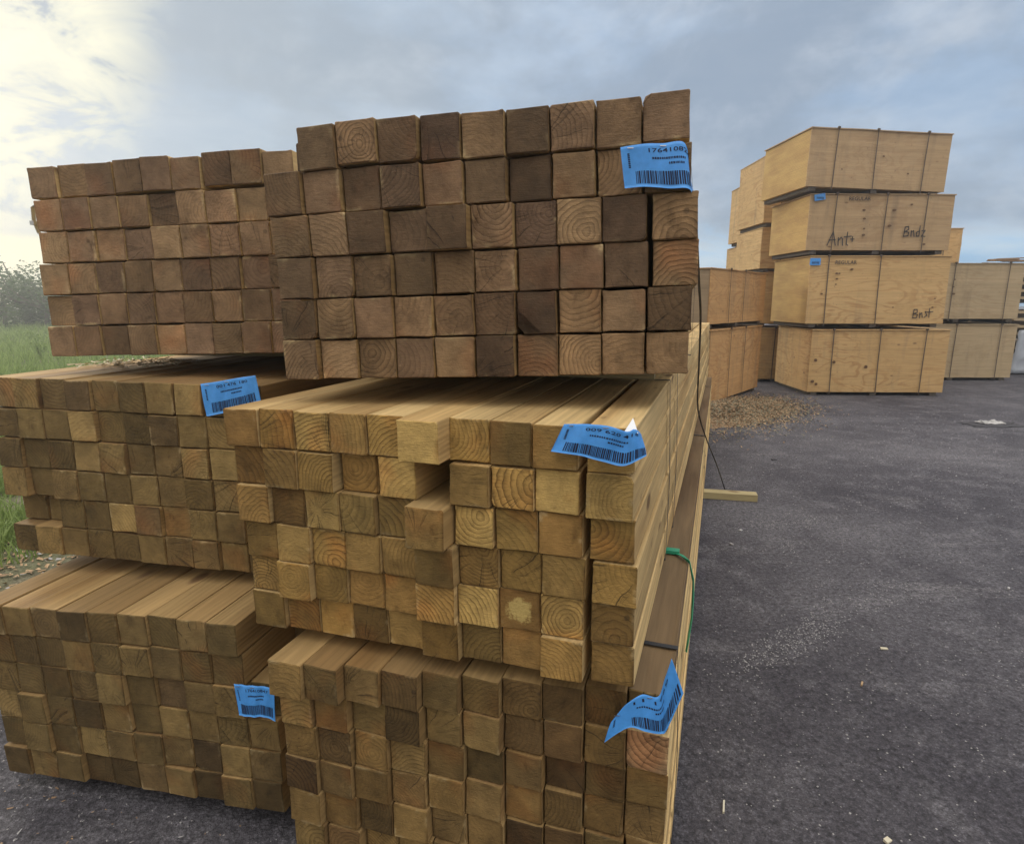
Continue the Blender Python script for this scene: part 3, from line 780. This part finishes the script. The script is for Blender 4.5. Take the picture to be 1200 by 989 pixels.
A0 = ply_bundle(4.60, 9.56, .0, -2, 2.06, 1.33, 1.02, 'lowest bundle of the tall front plywood stack, strong wavy grain', straps=(.16, .5, .82), seed=1, sidepanel=True)
A1 = ply_bundle(4.47, 9.55, 1.05, 0, 2.10, 1.33, 1.06, 'second bundle from the ground in the tall front plywood stack, scribbled at lower right', straps=(.13, .5), seed=2)
A2 = ply_bundle(4.36, 9.50, 2.13, 1, 2.14, 1.33, .85, 'third bundle from the ground in the tall front plywood stack with two black scribbles', mats=(PLYG, LAY), straps=(.17, .52, .80), seed=3)
A3 = ply_bundle(4.22, 9.38, 3.01, 4, 2.10, 1.42, .85, 'topmost plywood bundle of the tall front stack, tilted and jutting to the left', mats=(PLYG, LAY), straps=(.18, .47, .82), seed=4, tilt=R(1.6))
for k, (z0, z1) in enumerate(((0, .97), (1.0, 1.92), (1.95, 2.70), (2.73, 3.90))):
    ply_bundle(4.36 + .02 * (k % 2), 11.2 + .05 * (k % 2), z0, -3 + k, 2.1, 1.3, z1 - z0, ['bottom', 'second', 'third', 'top'][k] + ' plywood bundle of the stack just behind the tall front one', mats=(PLY, LAY), seed=10 + k, sidepanel=(k > 1))
for k, (z0, z1) in enumerate(((0, .9), (.93, 1.75), (1.78, 2.57), (2.62, 3.80))):
    ply_bundle(4.76 + .02 * (k % 2), 12.95, z0, -2, 2.1, 1.35, z1 - z0, ['bottom', 'second', 'third', 'top'][k] + ' plywood bundle of the rearmost narrow looking stack at the left', mats=(PLY, LAY), seed=20 + k, sidepanel=(k > 1))
# orange stack, facing the yard: local x runs away to the right
D_YAW = math.degrees(math.atan2(10.151 - 8.767, 4.054 - 2.965))
dv = Vector((math.cos(R(D_YAW)), math.sin(R(D_YAW)), 0))
p = Vector((2.965, 8.767, 0)) - dv * .45
ply_bundle(p.x, p.y, 0, D_YAW, 2.2, 1.2, 1.06, 'lower orange plywood bundle standing on the wood chips', mats=(PLYO, LAYD), straps=(.33, .62), seed=31)
ply_bundle(p.x - .06, p.y - .02, 1.08, D_YAW - 1, 2.28, 1.2, .80, 'upper orange plywood bundle above the wood chips, with a small blue tag', mats=(PLYO, LAYD), straps=(.30, .55), seed=32)
E0 = ply_bundle(7.02, 11.38, 0, 0, 2.18, 1.3, 1.03, 'lower pale plywood bundle at the right edge behind the tall stack', mats=(PLYP, LAYD), straps=(.17, .48, .86), seed=41)
E1 = ply_bundle(7.0, 11.40, 1.07, .5, 2.20, 1.3, 1.04, 'upper pale plywood bundle at the right edge behind the tall stack', mats=(PLYP, LAYD), straps=(.42, .87), seed=42)
for k in range(3):
    ply_bundle(6.9, 12.95, k * .965, 0, 2.17, 1.3, .95, ['bottom', 'middle', 'top'][k] + ' plywood bundle of the stack behind the pale pair', mats=(PLYP if k < 2 else PLY, LAY), seed=50 + k)

# marks and writing on the plywood
def strokes(root, name, lines, u, v, size, w=.014, mat_=None, yoff=-.020, M=None):
    m = MB()
    for ln in lines:
        pts = [(u + a * size, yoff, v + b * size) for a, b in ln]
        for (p0, p1) in zip(pts, pts[1:]):
            a, b = Vector(p0), Vector(p1); d = (b - a)
            if d.length < 1e-6: continue
            d.normalize(); nn = Vector((-d.z, 0, d.x)) * w / 2; e = d * w * .35
            m.add([a - nn - e, a + nn - e, b + nn + e, b - nn + e], [(0, 1, 2, 3)])
            # a hair of thickness
    return m.build(name, mat_ or M_INKW, root)
ANT = [[(0, 0), (.38, 1), (.62, 0)], [(.12, .38), (.58, .40)], [(.80, .55), (.82, 0)], [(.82, .35), (1.0, .58), (1.12, .45), (1.16, 0)], [(1.45, .95), (1.42, .1), (1.55, 0)], [(1.22, .60), (1.75, .66)], [(1.72, .45), (1.98, .45)], [(1.85, .62), (1.85, .28)]]
BNDZ = [[(0, 0), (.05, .8), (.35, .85), (.40, .6), (.1, .42), (.42, .35), (.38, .05), (0, 0)], [(.65, .5), (.66, 0)], [(.66, .35), (.85, .5), (.95, 0)], [(1.4, .9), (1.38, .02), (1.15, .02), (1.12, .35), (1.38, .45)], [(1.6, .5), (1.9, .52), (1.62, .02), (1.95, 0)]]
BNSX = [[(0, 0), (.03, .8), (.33, .8), (.36, .52), (.06, .42), (.40, .32), (.34, .02), (0, 0)], [(.62, .5), (.64, 0)], [(.64, .3), (.8, .5), (.9, .05)], [(1.35, .55), (1.1, .6), (1.3, .25), (1.05, .05)], [(1.5, .9), (1.52, .05)], [(1.4, .55), (1.85, .6)]]
def wr(root, lines, u, v, s, w=.014): strokes(root, 'writing', lines, u, v, s, w)
wr(A2, ANT, .30, .12, .20, .015)
wr(A2, BNDZ, 1.43, .25, .165, .015)
wr(A1, BNSX, 1.62, .14, .16, .013)
def stencil(root, u, v, txt, size, vertical=False):
    vs, fs = text_polys(txt, size); m = MB()
    if vertical: vs = [(-y, x, z) for x, y, z in vs]
    m.add([(u + a, -.020, v + b) for a, b, _ in vs], fs); m.build('stencil', M_INKW, root)
stencil(A2, .56, .755, 'REGULAR', .075); stencil(A1, .36, .935, 'REGULAR', .075)
# broken stencil column below and staples / plug marks
M_PLUG = flat('knot_plug', (.14, .08, .045), .9)
def marks(root, pts, s=.03, asp=1.8):
    for (u, v) in pts:
        m = MB(); a = s * random.uniform(.7, 1.2); b = a / asp
        m.add([(u + a * math.cos(k * .785) * random.uniform(.8, 1.1), -.0195, v + b * math.sin(k * .785)) for k in range(8)], [tuple(range(8))])
        m.build('knot_plug', M_PLUG, root)
marks(A2, [(.80, .62), (.82, .50), (.83, .36), (.83, .27), (1.25, .62), (1.2, .40), (1.75, .14), (1.5, .7)], .028)
marks(A1, [(.40, .80), (.41, .72), (.40, .64), (.44, .80), (1.3, .3), (.62, .86), (1.92, .43), (1.9, .3), (.2, .5)], .022)
marks(A0, [(.08, .55), (.06, .22), (.36, .52), (.12, .18), (.85, .45)], .032, 1.2)
marks(A3, [(.5, .3), (1.1, .5), (1.5, .28)], .02)
marks(E1, [(.95, .75), (.94, .62), (.96, .5)], .03)
for n_ in (31,):
    pass
# small blue tags / labels on plywood bundles
def small_tag(root, u, v, w, h, on='front', rz=0, label=None, x=0):
    m = MB(); q = []
    nx = 8
    for lay in (0, 1):
        for a in range(nx + 1):
            for b in (0, 1):
                xx = w * (a / nx - .5); zz = h * (b - .5); yy = -.022 - .010 * math.sin(a / nx * math.pi) - .001 * lay
                xx, zz = xx * math.cos(rz) - zz * math.sin(rz), xx * math.sin(rz) + zz * math.cos(rz)
                q.append((u + xx, yy, v + zz) if on == 'front' else (x + yy, v_y + xx, v + zz))
    n = 2 * (nx + 1); fs = []
    for a in range(nx):
        k = a * 2; fs += [(k, k + 1, k + 3, k + 2), (n + k, n + k + 2, n + k + 3, n + k + 1), (k, k + 2, n + k + 2, n + k), (k + 1, n + k + 1, n + k + 3, k + 3)]
    m.add(q, fs)
    o = m.build('paper_tag', M_BLUE); o.location = root.location; o.rotation_euler = root.rotation_euler
    tag(o, label, 'tag', 'small blue tags on the plywood')
    m2 = MB()
    for k in range(7):
        a = u - w * .32 + k * w * .1; m2.add([(a, -.0345, v - h * .32), (a + w * .05, -.0345, v - h * .32), (a + w * .05, -.0345, v), (a, -.0345, v)], [(0, 1, 2, 3)])
    m2.build('barcode', M_INK, o)
    return o
small_tag(A2, .13, .80, .16, .09, rz=.15, label='small blue tag curling off the third plywood bundle, above the larger scribble')
small_tag(A1, .06, .97, .16, .10, label='small blue tag at the upper left of the second plywood bundle')

# pile of brown sticks on top of the right hand pale bundle
m = MB(); rs = random.Random(5)
for k in range(9):
    x0 = 8.55 + rs.random() * .35; y0 = 11.5 + rs.random() * .5; an = rs.uniform(-.25, .25); Ln = .5 + rs.random() * .6
    M = Matrix.Translation((x0, y0, 2.135 + .012 * k * .6)) @ Matrix.Rotation(an, 4, 'Z') @ Matrix.Rotation(rs.uniform(-.05, .02), 4, 'Y')
    m.box(0, Ln, -.03, .03, -.009, .009, 0, M)
tag(m.build('scrap_wood_pile', M_LEAF), 'loose brown scrap boards lying on the upper pale plywood bundle', 'scrap wood')

# pale stickered lumber with a white wrapped corner at the right edge
FX, FY = 9.93, 12.4
for k in range(3):
    z0 = .08 + k * .70
    root = empty('board_stack', (FX, FY, z0 - .08), 0, ['bottom', 'middle', 'top'][k] + ' stack of pale stickered boards at the far right edge', 'board stack', 'stickered board stacks')
    m = MB(); zz = .08
    for r_ in range(4):
        for c_ in range(7):
            jx = random.uniform(-.02, .02); m.box(c_ * .33 + .0, c_ * .33 + .318, jx, 2.4, zz, zz + .05)
        zz += .05 + (.09 if r_ < 3 else 0)
        if r_ < 3:
            pass
    m.build('boards', PLYP, root)
    m = MB(); zz = .08 + .05
    for r_ in range(3):
        for yy in (.12, 1.2, 2.2): m.box(.03, 2.26, yy, yy + .09, zz + .002, zz + .088)
        zz += .14
    for yy in (.1, 1.2, 2.2): m.box(0, .25, yy, yy + .1, .0, .078); m.box(2.0, 2.28, yy, yy + .1, .0, .078)
    m.build('stickers', M_DARKW, root)
m = MB(); q = []
nx, nz = 8, 10
for a in range(nx + 1):
    for b in range(nz + 1):
        q.append((10.02 + a * .09 - .06 * b / nz * 0 - .12 * (1 - b / nz), 12.28 + .06 * mnoise.noise(Vector((a * .7, b * .7, 1))) + .05 * b / nz, .03 + b * .085))
fs = [(a * (nz + 1) + b, (a + 1) * (nz + 1) + b, (a + 1) * (nz + 1) + b + 1, a * (nz + 1) + b + 1) for a in range(nx) for b in range(nz)]
m.add(q, fs); o = m.build('plastic_wrap', flat('white_wrap', (.40, .43, .48), .35, .12, 9), None, True)
sm = o.modifiers.new('solid', 'SOLIDIFY'); sm.thickness = .006
tag(o, 'white plastic wrap draped over the foot of the board stacks at the right edge', 'plastic wrap')

# ------------------------------------------------------------------ ground litter (stuff)
def shard(m, c, s, fl=.5, mi=0, rs=random):
    a = rs.uniform(0, 6.283); pts = []
    for k in range(5):
        an = a + k * 1.2566 + rs.uniform(-.3, .3); rr = s * rs.uniform(.55, 1.0)
        pts.append(Vector((c[0] + rr * math.cos(an), c[1] + rr * math.sin(an), c[2] + rs.uniform(0, .2) * s)))
    top = Vector((c[0] + rs.uniform(-.2, .2) * s, c[1] + rs.uniform(-.2, .2) * s, c[2] + s * fl))
    m.add(pts + [top], [(k, (k + 1) % 5, 5) for k in range(5)], mi)
def chip(m, c, L_, W_, mi=0, rs=random, tilt=.35):
    M = Matrix.Translation(c) @ Matrix.Rotation(rs.uniform(0, 6.283), 4, 'Z') @ Matrix.Rotation(rs.uniform(-tilt, tilt), 4, 'X') @ Matrix.Rotation(rs.uniform(-tilt, tilt), 4, 'Y')
    vs = [M @ Vector(v) for v in ((-L_ / 2, -W_ / 2, 0), (L_ / 2, -W_ / 2 * .6, .1 * L_), (L_ / 2 * .9, W_ / 2, 0), (-L_ / 2 * .8, W_ / 2, .06 * L_))]
    m.add(vs, [(0, 1, 2, 3)], mi)
rs = random.Random(21)
m = MB()
def under(x, y):
    # inside the footprint of the posts?
    for k in ('BL', 'BR'):
        i = BUNDLES[k]; v = Matrix.Rotation(i['long'], 3, 'Z') @ (Vector((x, y, 0)) - Vector((i['base'].x, i['base'].y, 0)))
        if -.0 < v.x < .97 and v.y > .02 and v.y < 6: return True
    return False
for _ in range(26000):
    y = .55 + 7.5 * rs.random() ** 1.7; x = rs.uniform(-1.05, 1.05) * (y + .3) + .15
    if under(x, y): continue
    q = rs.random(); s = rs.uniform(.0012, .0038) * (1 + .22 * y)
    shard(m, (x, y, 0), s, .55, 0 if q < .30 else (1 if q < .312 else 2), rs)
tag(m.build('asphalt_grit', [M_STONE, M_STONEW, M_STONED]), kind='stuff', label='fine loose stone grit over the worn asphalt')
# chalky scuff trails
m = MB()
for (a, b, n_, wd) in (((1.05, 2.32), (1.45, 2.62), 420, .05), ((1.45, 2.62), (2.05, 3.0), 220, .07), ((1.55, 3.85), (2.1, 3.95), 260, .05), ((1.7, 3.6), (1.62, 3.4), 60, .03), ((1.0, 2.3), (.9, 2.22), 60, .04)):
    for _ in range(n_):
        u = rs.random(); x = a[0] + (b[0] - a[0]) * u + rs.gauss(0, wd); y = a[1] + (b[1] - a[1]) * u + rs.gauss(0, wd)
        chip(m, (x, y, .003), rs.uniform(.003, .010), rs.uniform(.002, .006), 0, rs, .1)
tag(m.build('crushed_chalky_crumbs', M_STONEW), kind='stuff', label='trail of crushed whitish crumbs across the asphalt')
# leaf and wood chip litter left of the stacks
m = MB()
for _ in range(5200):
    y = rs.uniform(1.4, 6.5); x = soil_x(y) + rs.gauss(-.05, .45)
    if x > -1.6 + (y - 1.6) * .3 - .05: continue
    q = rs.random()
    chip(m, (x, y, .008 + rs.random() * .01), rs.uniform(.012, .045), rs.uniform(.006, .02), 0 if q < .5 else (1 if q < .8 else 2), rs, .5)
for _ in range(650):
    x, y = rs.uniform(-2.6, .3), rs.uniform(.9, 1.75)
    if under(x, y): continue
    q = rs.random(); chip(m, (x, y, .004), .004 + .016 * rs.random() ** 2.5, .002 + .006 * rs.random() ** 2, 1 if q < .45 else (0 if q < .55 else 2), rs, .35)
tag(m.build('leaf_litter', [M_CHIP, M_LEAF, M_STONE]), kind='stuff', label='dry leaves and pale chips scattered beside the left stack')
# wood chip heap at the foot of the orange plywood
def heap_z(x, y):
    # long low mound hugging the orange stack
    cx, cy = 2.95, 8.15
    dx, dy = (x - cx), (y - cy); u = dx * .62 + dy * .785; v = -dx * .785 + dy * .62
    f_ = math.exp(-(u / 1.05) ** 2 - (v / .48) ** 2) * (1 + .5 * mnoise.noise(Vector((x * 2.1, y * 2.1, 5))))
    return .11 * f_ + .012 * mnoise.noise(Vector((x * 5, y * 5, 0))) * f_
m = MB(); N = 44; q = []
for a in range(N + 1):
    for b in range(N + 1):
        x = 1.9 + 2.9 * a / N; y = 6.8 + 3.4 * b / N; q.append((x, y, heap_z(x, y) - .022))
m.add(q, [(a * (N + 1) + b, (a + 1) * (N + 1) + b, (a + 1) * (N + 1) + b + 1, a * (N + 1) + b + 1) for a in range(N) for b in range(N)], 0)
for _ in range(21000):
    u = rs.gauss(0, .70); v = rs.gauss(-.12, .34); x = 2.95 + u * .62 - v * .785; y = 8.15 + u * .785 + v * .62
    q_ = rs.random(); chip(m, (x, y, max(.003, heap_z(x, y)) + rs.random() * .012), rs.uniform(.010, .038), rs.uniform(.005, .015), 1 if q_ < .30 else (2 if q_ < .6 else 3), rs, .6)
tag(m.build('wood_chips', [M_LEAF, M_CHIP, M_LEAF, flat('chip_grey', (.20, .19, .13), .9, .3, 9)]), kind='stuff', label='heap of wood chips at the foot of the orange plywood stack')

# single pieces of debris
def crumpled(name, loc, sx, sy, sz, mt, label, cat, seed, lift=0):
    rs_ = random.Random(seed); m = MB(); n = 9; q = []
    for a in range(n + 1):
        for b in range(n + 1):
            u, v = a / n - .5, b / n - .5
            q.append((u * sx * (1 + .2 * rs_.uniform(-1, 1)), v * sy * (1 + .2 * rs_.uniform(-1, 1)), .002 + sz * abs(mnoise.noise(Vector((u * 4 + seed, v * 4, 0)))) * 2.2 * max(0, 1 - (abs(u) + abs(v)) * .9)))
    m.add(q, [(a * (n + 1) + b, (a + 1) * (n + 1) + b, (a + 1) * (n + 1) + b + 1, a * (n + 1) + b + 1) for a in range(n) for b in range(n)])
    o = m.build(name, mt); o.location = loc; sd = o.modifiers.new('solid', 'SOLIDIFY'); sd.thickness = .003; sd.offset = 1
    return tag(o, label, cat)
p = ground_at(1160, 497); crumpled('crumpled_paper', (p.x, p.y, .012), .26, .16, .045, flat('dirty_paper', (.42, .41, .40), .8, .5, 14), 'crumpled dirty white paper scrap lying on the asphalt at the right', 'paper', 3)
p = ground_at(1160, 498); crumpled('dark_rag', (p.x + .03, p.y + .0, .0), .62, .30, .015, M_STONED, 'flat dark rag under the dirty white paper scrap', 'rag', 6)
def sliver(px, py, L_, W_, ang, label, mt=M_STONEW, nm='wood_sliver', cat='sliver'):
    p = ground_at(px, py); m = MB()
    m.add([(-L_ / 2, -W_ / 2, 0), (L_ / 2, -W_ / 3, 0), (L_ / 2 * .8, W_ / 2, 0), (-L_ / 2, W_ / 3, 0), (-L_ / 2, -W_ / 2, .006), (L_ / 2, -W_ / 3, .004), (L_ / 2 * .8, W_ / 2, .006), (-L_ / 2, W_ / 3, .008)],
          [(3, 2, 1, 0), (4, 5, 6, 7), (0, 1, 5, 4), (1, 2, 6, 5), (2, 3, 7, 6), (3, 0, 4, 7)])
    o = m.build(nm, mt); o.location = (p.x, p.y, .002); o.rotation_euler = (0, 0, ang); tag(o, label, cat)
M_PALE = flat('pale_sliver', (.60, .55, .42), .9, .2, 40)
sliver(1036, 761, .030, .010, -.1, 'short pale wood sliver in the middle of the asphalt', M_PALE)
sliver(848, 946, .050, .006, 1.2, 'long thin pale sliver near the bottom edge of the asphalt', M_PALE)
sliver(1010, 802, .03, .007, .9, 'brownish wood sliver just below the short pale one', M_CHIP)
sliver(1040, 986, .022, .016, .4, 'pale flat chip at the very bottom edge of the asphalt', M_PALE)
sliver(868, 622, .03, .02, .7, 'white pebble nearest the right side of the posts', M_STONEW, 'pebble', 'pebble')
sliver(857, 638, .03, .018, 1.7, 'white pebble just below and left of another one beside the posts', M_STONEW, 'pebble', 'pebble')
sliver(1182, 690, .03, .012, .8, 'small white chip near the right edge of the asphalt', M_STONEW, 'paper_chip', 'chip')
sliver(907, 539, .05, .03, .3, 'dark pebble beyond the protruding stick', M_STONED, 'pebble', 'pebble')
# white stuff lying behind on the middle left bundle
i = BUNDLES['ML']; mw = Matrix.Translation(i['base']) @ Matrix.Rotation(-i['long'], 4, 'Z')
m = MB()
for _ in range(150):
    v = mw @ Vector((rs.uniform(.02, .36), rs.uniform(.25, .5), 6 * S + .004 + rs.random() * .012)); chip(m, v, rs.uniform(.01, .05), .006, 0, rs, .3)
tag(m.build('straw_litter', M_PALE), kind='stuff', label='pale straw-like litter lying on the middle left bundle')

# ------------------------------------------------------------------ grass
def mat_leafy(name, c0, c1, sc=3):
    def fn(t, b):
        g = t.n('ShaderNodeNewGeometry'); P = g.outputs['Position']
        n = t.noise(P, sc, 3, .6); r = g.outputs['Random Per Island']
        k = t.math('ADD', t.math('MULTIPLY', n, .6), t.math('MULTIPLY', r, .4))
        t.l(t.mix(t.mapr(k, .25, .75), c0, c1), b.inputs['Base Color']); b.inputs['Roughness'].default_value = .6
        # thin leaves let the light through
        tr = t.n('ShaderNodeBsdfTranslucent'); t.l(t.mix(t.mapr(k, .25, .75), tuple(c * 1.3 for c in c0), tuple(c * 1.3 for c in c1)), tr.inputs[0])
        mx = t.n('ShaderNodeMixShader'); mx.inputs[0].default_value = .35
        out = [q for q in t.nt.nodes if q.type == 'OUTPUT_MATERIAL'][0]
        t.l(b.outputs[0], mx.inputs[1]); t.l(tr.outputs[0], mx.inputs[2]); t.l(mx.outputs[0], out.inputs[0])
    return mat(name, fn)
M_GRASS = mat_leafy('grass', (.13, .19, .05), (.28, .36, .12))
def blade(m, x, y, h, w, rs):
    a = rs.uniform(0, 6.283); dx, dy = math.cos(a) * w / 2, math.sin(a) * w / 2
    lx, ly = rs.gauss(0, .35) * h, rs.gauss(0, .35) * h
    m.add([(x - dx, y - dy, 0), (x + dx, y + dy, 0), (x + lx * .4 + dx * .7, y + ly * .4 + dy * .7, h * .6), (x + lx * .4 - dx * .7, y + ly * .4 - dy * .7, h * .6), (x + lx, y + ly, h)], [(0, 1, 2, 3), (3, 2, 4)])
m = MB(); rs = random.Random(77)
n_ = 0
while n_ < 52000:
    y = 2.8 + 36 * rs.random() ** 2.1
    x = -y * rs.uniform(.42, 1.35)
    edge = soil_x(min(y, 300)) - .35
    if x > edge: continue
    near_edge = min(1, (edge - x) / .8)
    cl = mnoise.noise(Vector((x * 1.3, y * 1.3, 0)))
    if y < 6 and cl < .05 - .35 * near_edge + .1: continue
    if rs.random() > .25 + near_edge: continue
    h = rs.uniform(.06, .20) * (1 + .9 * max(0, mnoise.noise(Vector((x * .5, y * .5, 4))))) * (.5 + .5 * near_edge) * (1 + y * .02)
    blade(m, x, y, h, .006 + .0016 * y, rs); n_ += 1
tag(m.build('grass', M_GRASS), kind='stuff', label='bright green grass on the verge left of the stacks')
# tall weeds by the left edge
def weed(px, py, h, lab, seed):
    p = ground_at(px, py); rs_ = random.Random(seed); root = empty('weed_plant', (p.x, p.y, 0), 0, lab, 'weed')
    m = MB(); ml = MB()
    for k in range(9):
        a = rs_.uniform(0, 6.28); t_ = h * rs_.uniform(.6, 1); pts = [Vector((0, 0, 0)), Vector((math.cos(a) * .08 * h, math.sin(a) * .08 * h, t_ * .5)), Vector((math.cos(a) * .28 * h, math.sin(a) * .28 * h, t_))]
        m.tube(pts, [.008 * h, .006 * h, .002 * h], 4)
        for j in range(14):
            u = rs_.uniform(.3, 1); q_ = pts[0].lerp(pts[1], u * 2) if u < .5 else pts[1].lerp(pts[2], u * 2 - 1)
            M = Matrix.Translation(q_) @ Matrix.Rotation(rs_.uniform(0, 6.28), 4, 'Z') @ Matrix.Rotation(rs_.uniform(-.6, .6), 4, 'Y'); s_ = h * rs_.uniform(.05, .12)
            ml.add([M @ Vector(v) for v in ((0, 0, 0), (s_ * .5, s_ * .22, .02 * h), (s_, 0, -.02 * h), (s_ * .5, -s_ * .22, .02 * h))], [(0, 1, 2, 3)])
    m.build('stem', M_GRASS, root); ml.build('leaves', M_GRASS, root)
weed(50, 425, .95, 'tall pale weed standing just left of the top left bundle', 4)
weed(-25, 430, .8, 'leafy weed at the left picture edge above the middle left bundle', 5)
weed(8, 575, .33, 'small green weed clump at the left edge beside the middle left bundle', 6)
weed(3, 640, .20, 'low weed in the leaf litter at the left edge', 9)

# ------------------------------------------------------------------ trees
M_BARK = flat('bark', (.10, .08, .06), .9, .4, 12)
M_TREE = mat_leafy('tree_leaves', (.035, .065, .020), (.085, .135, .036), 1.2)
def tree(x, y, h, wd, seed, label):
    rs_ = random.Random(seed); root = empty('bushy_tree', (x, y, 0), 0, label, 'tree', 'trees along the far edge of the grass')
    m = MB(); tops = []
    m.tube([(0, 0, -.1), (.05 * h, .02, h * .25), (.02 * h, .05, h * .5)], [.06 * h * .6, .045 * h * .6, .03 * h * .6], 7)
    for k in range(9):
        a = rs_.uniform(0, 6.28); z0 = rs_.uniform(.12, .45) * h; e = Vector((math.cos(a) * wd * rs_.uniform(.2, .48), math.sin(a) * wd * rs_.uniform(.2, .48), h * rs_.uniform(.45, .88)))
        m.tube([(0.02 * h, .02, z0), e * .5 + Vector((0, 0, z0 * .4)), e], [.02 * h, .012 * h, .005 * h], 5); tops.append(e)
    m.build('trunk', M_BARK, root)
    m = MB(); cl = []
    for k in range(34):
        a = rs_.uniform(0, 6.28); rr = wd * .5 * math.sqrt(rs_.random()); zz = h * rs_.uniform(.10, .95 - .40 * (rr / (wd * .5)) ** 2)
        cl.append((Vector((rr * math.cos(a), rr * math.sin(a), zz)), rs_.uniform(.10, .22) * wd))
    for c, r_ in cl:
        for j in range(90):
            d = Vector((rs_.gauss(0, 1), rs_.gauss(0, 1), rs_.gauss(0, .7))); d.normalize(); p_ = c + d * r_ * rs_.random() ** .45
            if p_.z < .05: continue
            s_ = rs_.uniform(.05, .11); M = Matrix.Translation(p_) @ Matrix.Rotation(rs_.uniform(0, 6.28), 4, 'Z') @ Matrix.Rotation(rs_.uniform(-1.2, 1.2), 4, 'X')
            m.add([M @ Vector(v) for v in ((-s_, -s_ * .5, 0), (s_ * .6, -s_ * .6, 0), (s_, s_ * .4, .02), (-s_ * .5, s_ * .6, 0))], [(0, 1, 2, 3)])
    m.build('crown', M_TREE, root)
TL_ = [(-31.5, 33, 3.9, 6.0, 'leftmost bushy tree beyond the grass'), (-27.6, 34, 3.3, 5.5, 'bushy tree beyond the grass at the left picture edge'), (-24.6, 33, 3.5, 5.2, 'bushy tree beyond the grass next to the top left bundle'),
       (-21.5, 35, 3.6, 5.5, 'bushy tree mostly hidden behind the top left bundle'), (-17.5, 35, 3.7, 6, 'bushy tree hidden behind the left stack'), (-29.5, 38, 4.1, 6, 'taller tree standing behind the leftmost bushes'), (-26.2, 37.5, 3.6, 5, 'darker tree in the second row at the left edge'), (-34.5, 36, 4.2, 6, 'tree outermost at the left of the tree line')]
for k, (x, y, h, w, lab) in enumerate(TL_): tree(x, y, h, w, 100 + k, lab)

# ------------------------------------------------------------------ haze
hz = MB(); hz.box(-160, 160, -160, 160, -1.0, 7.5)
hm = bpy.data.materials.new('haze'); hm.use_nodes = True; hm.node_tree.nodes.clear()
ho = hm.node_tree.nodes.new('ShaderNodeOutputMaterial'); hv = hm.node_tree.nodes.new('ShaderNodeVolumePrincipled')
hv.inputs['Color'].default_value = (.93, .95, .96, 1); hv.inputs['Density'].default_value = .0055; hv.inputs['Anisotropy'].default_value = .65
hm.node_tree.links.new(hv.outputs[0], ho.inputs['Volume'])
tag(hz.build('haze', hm), kind='stuff')
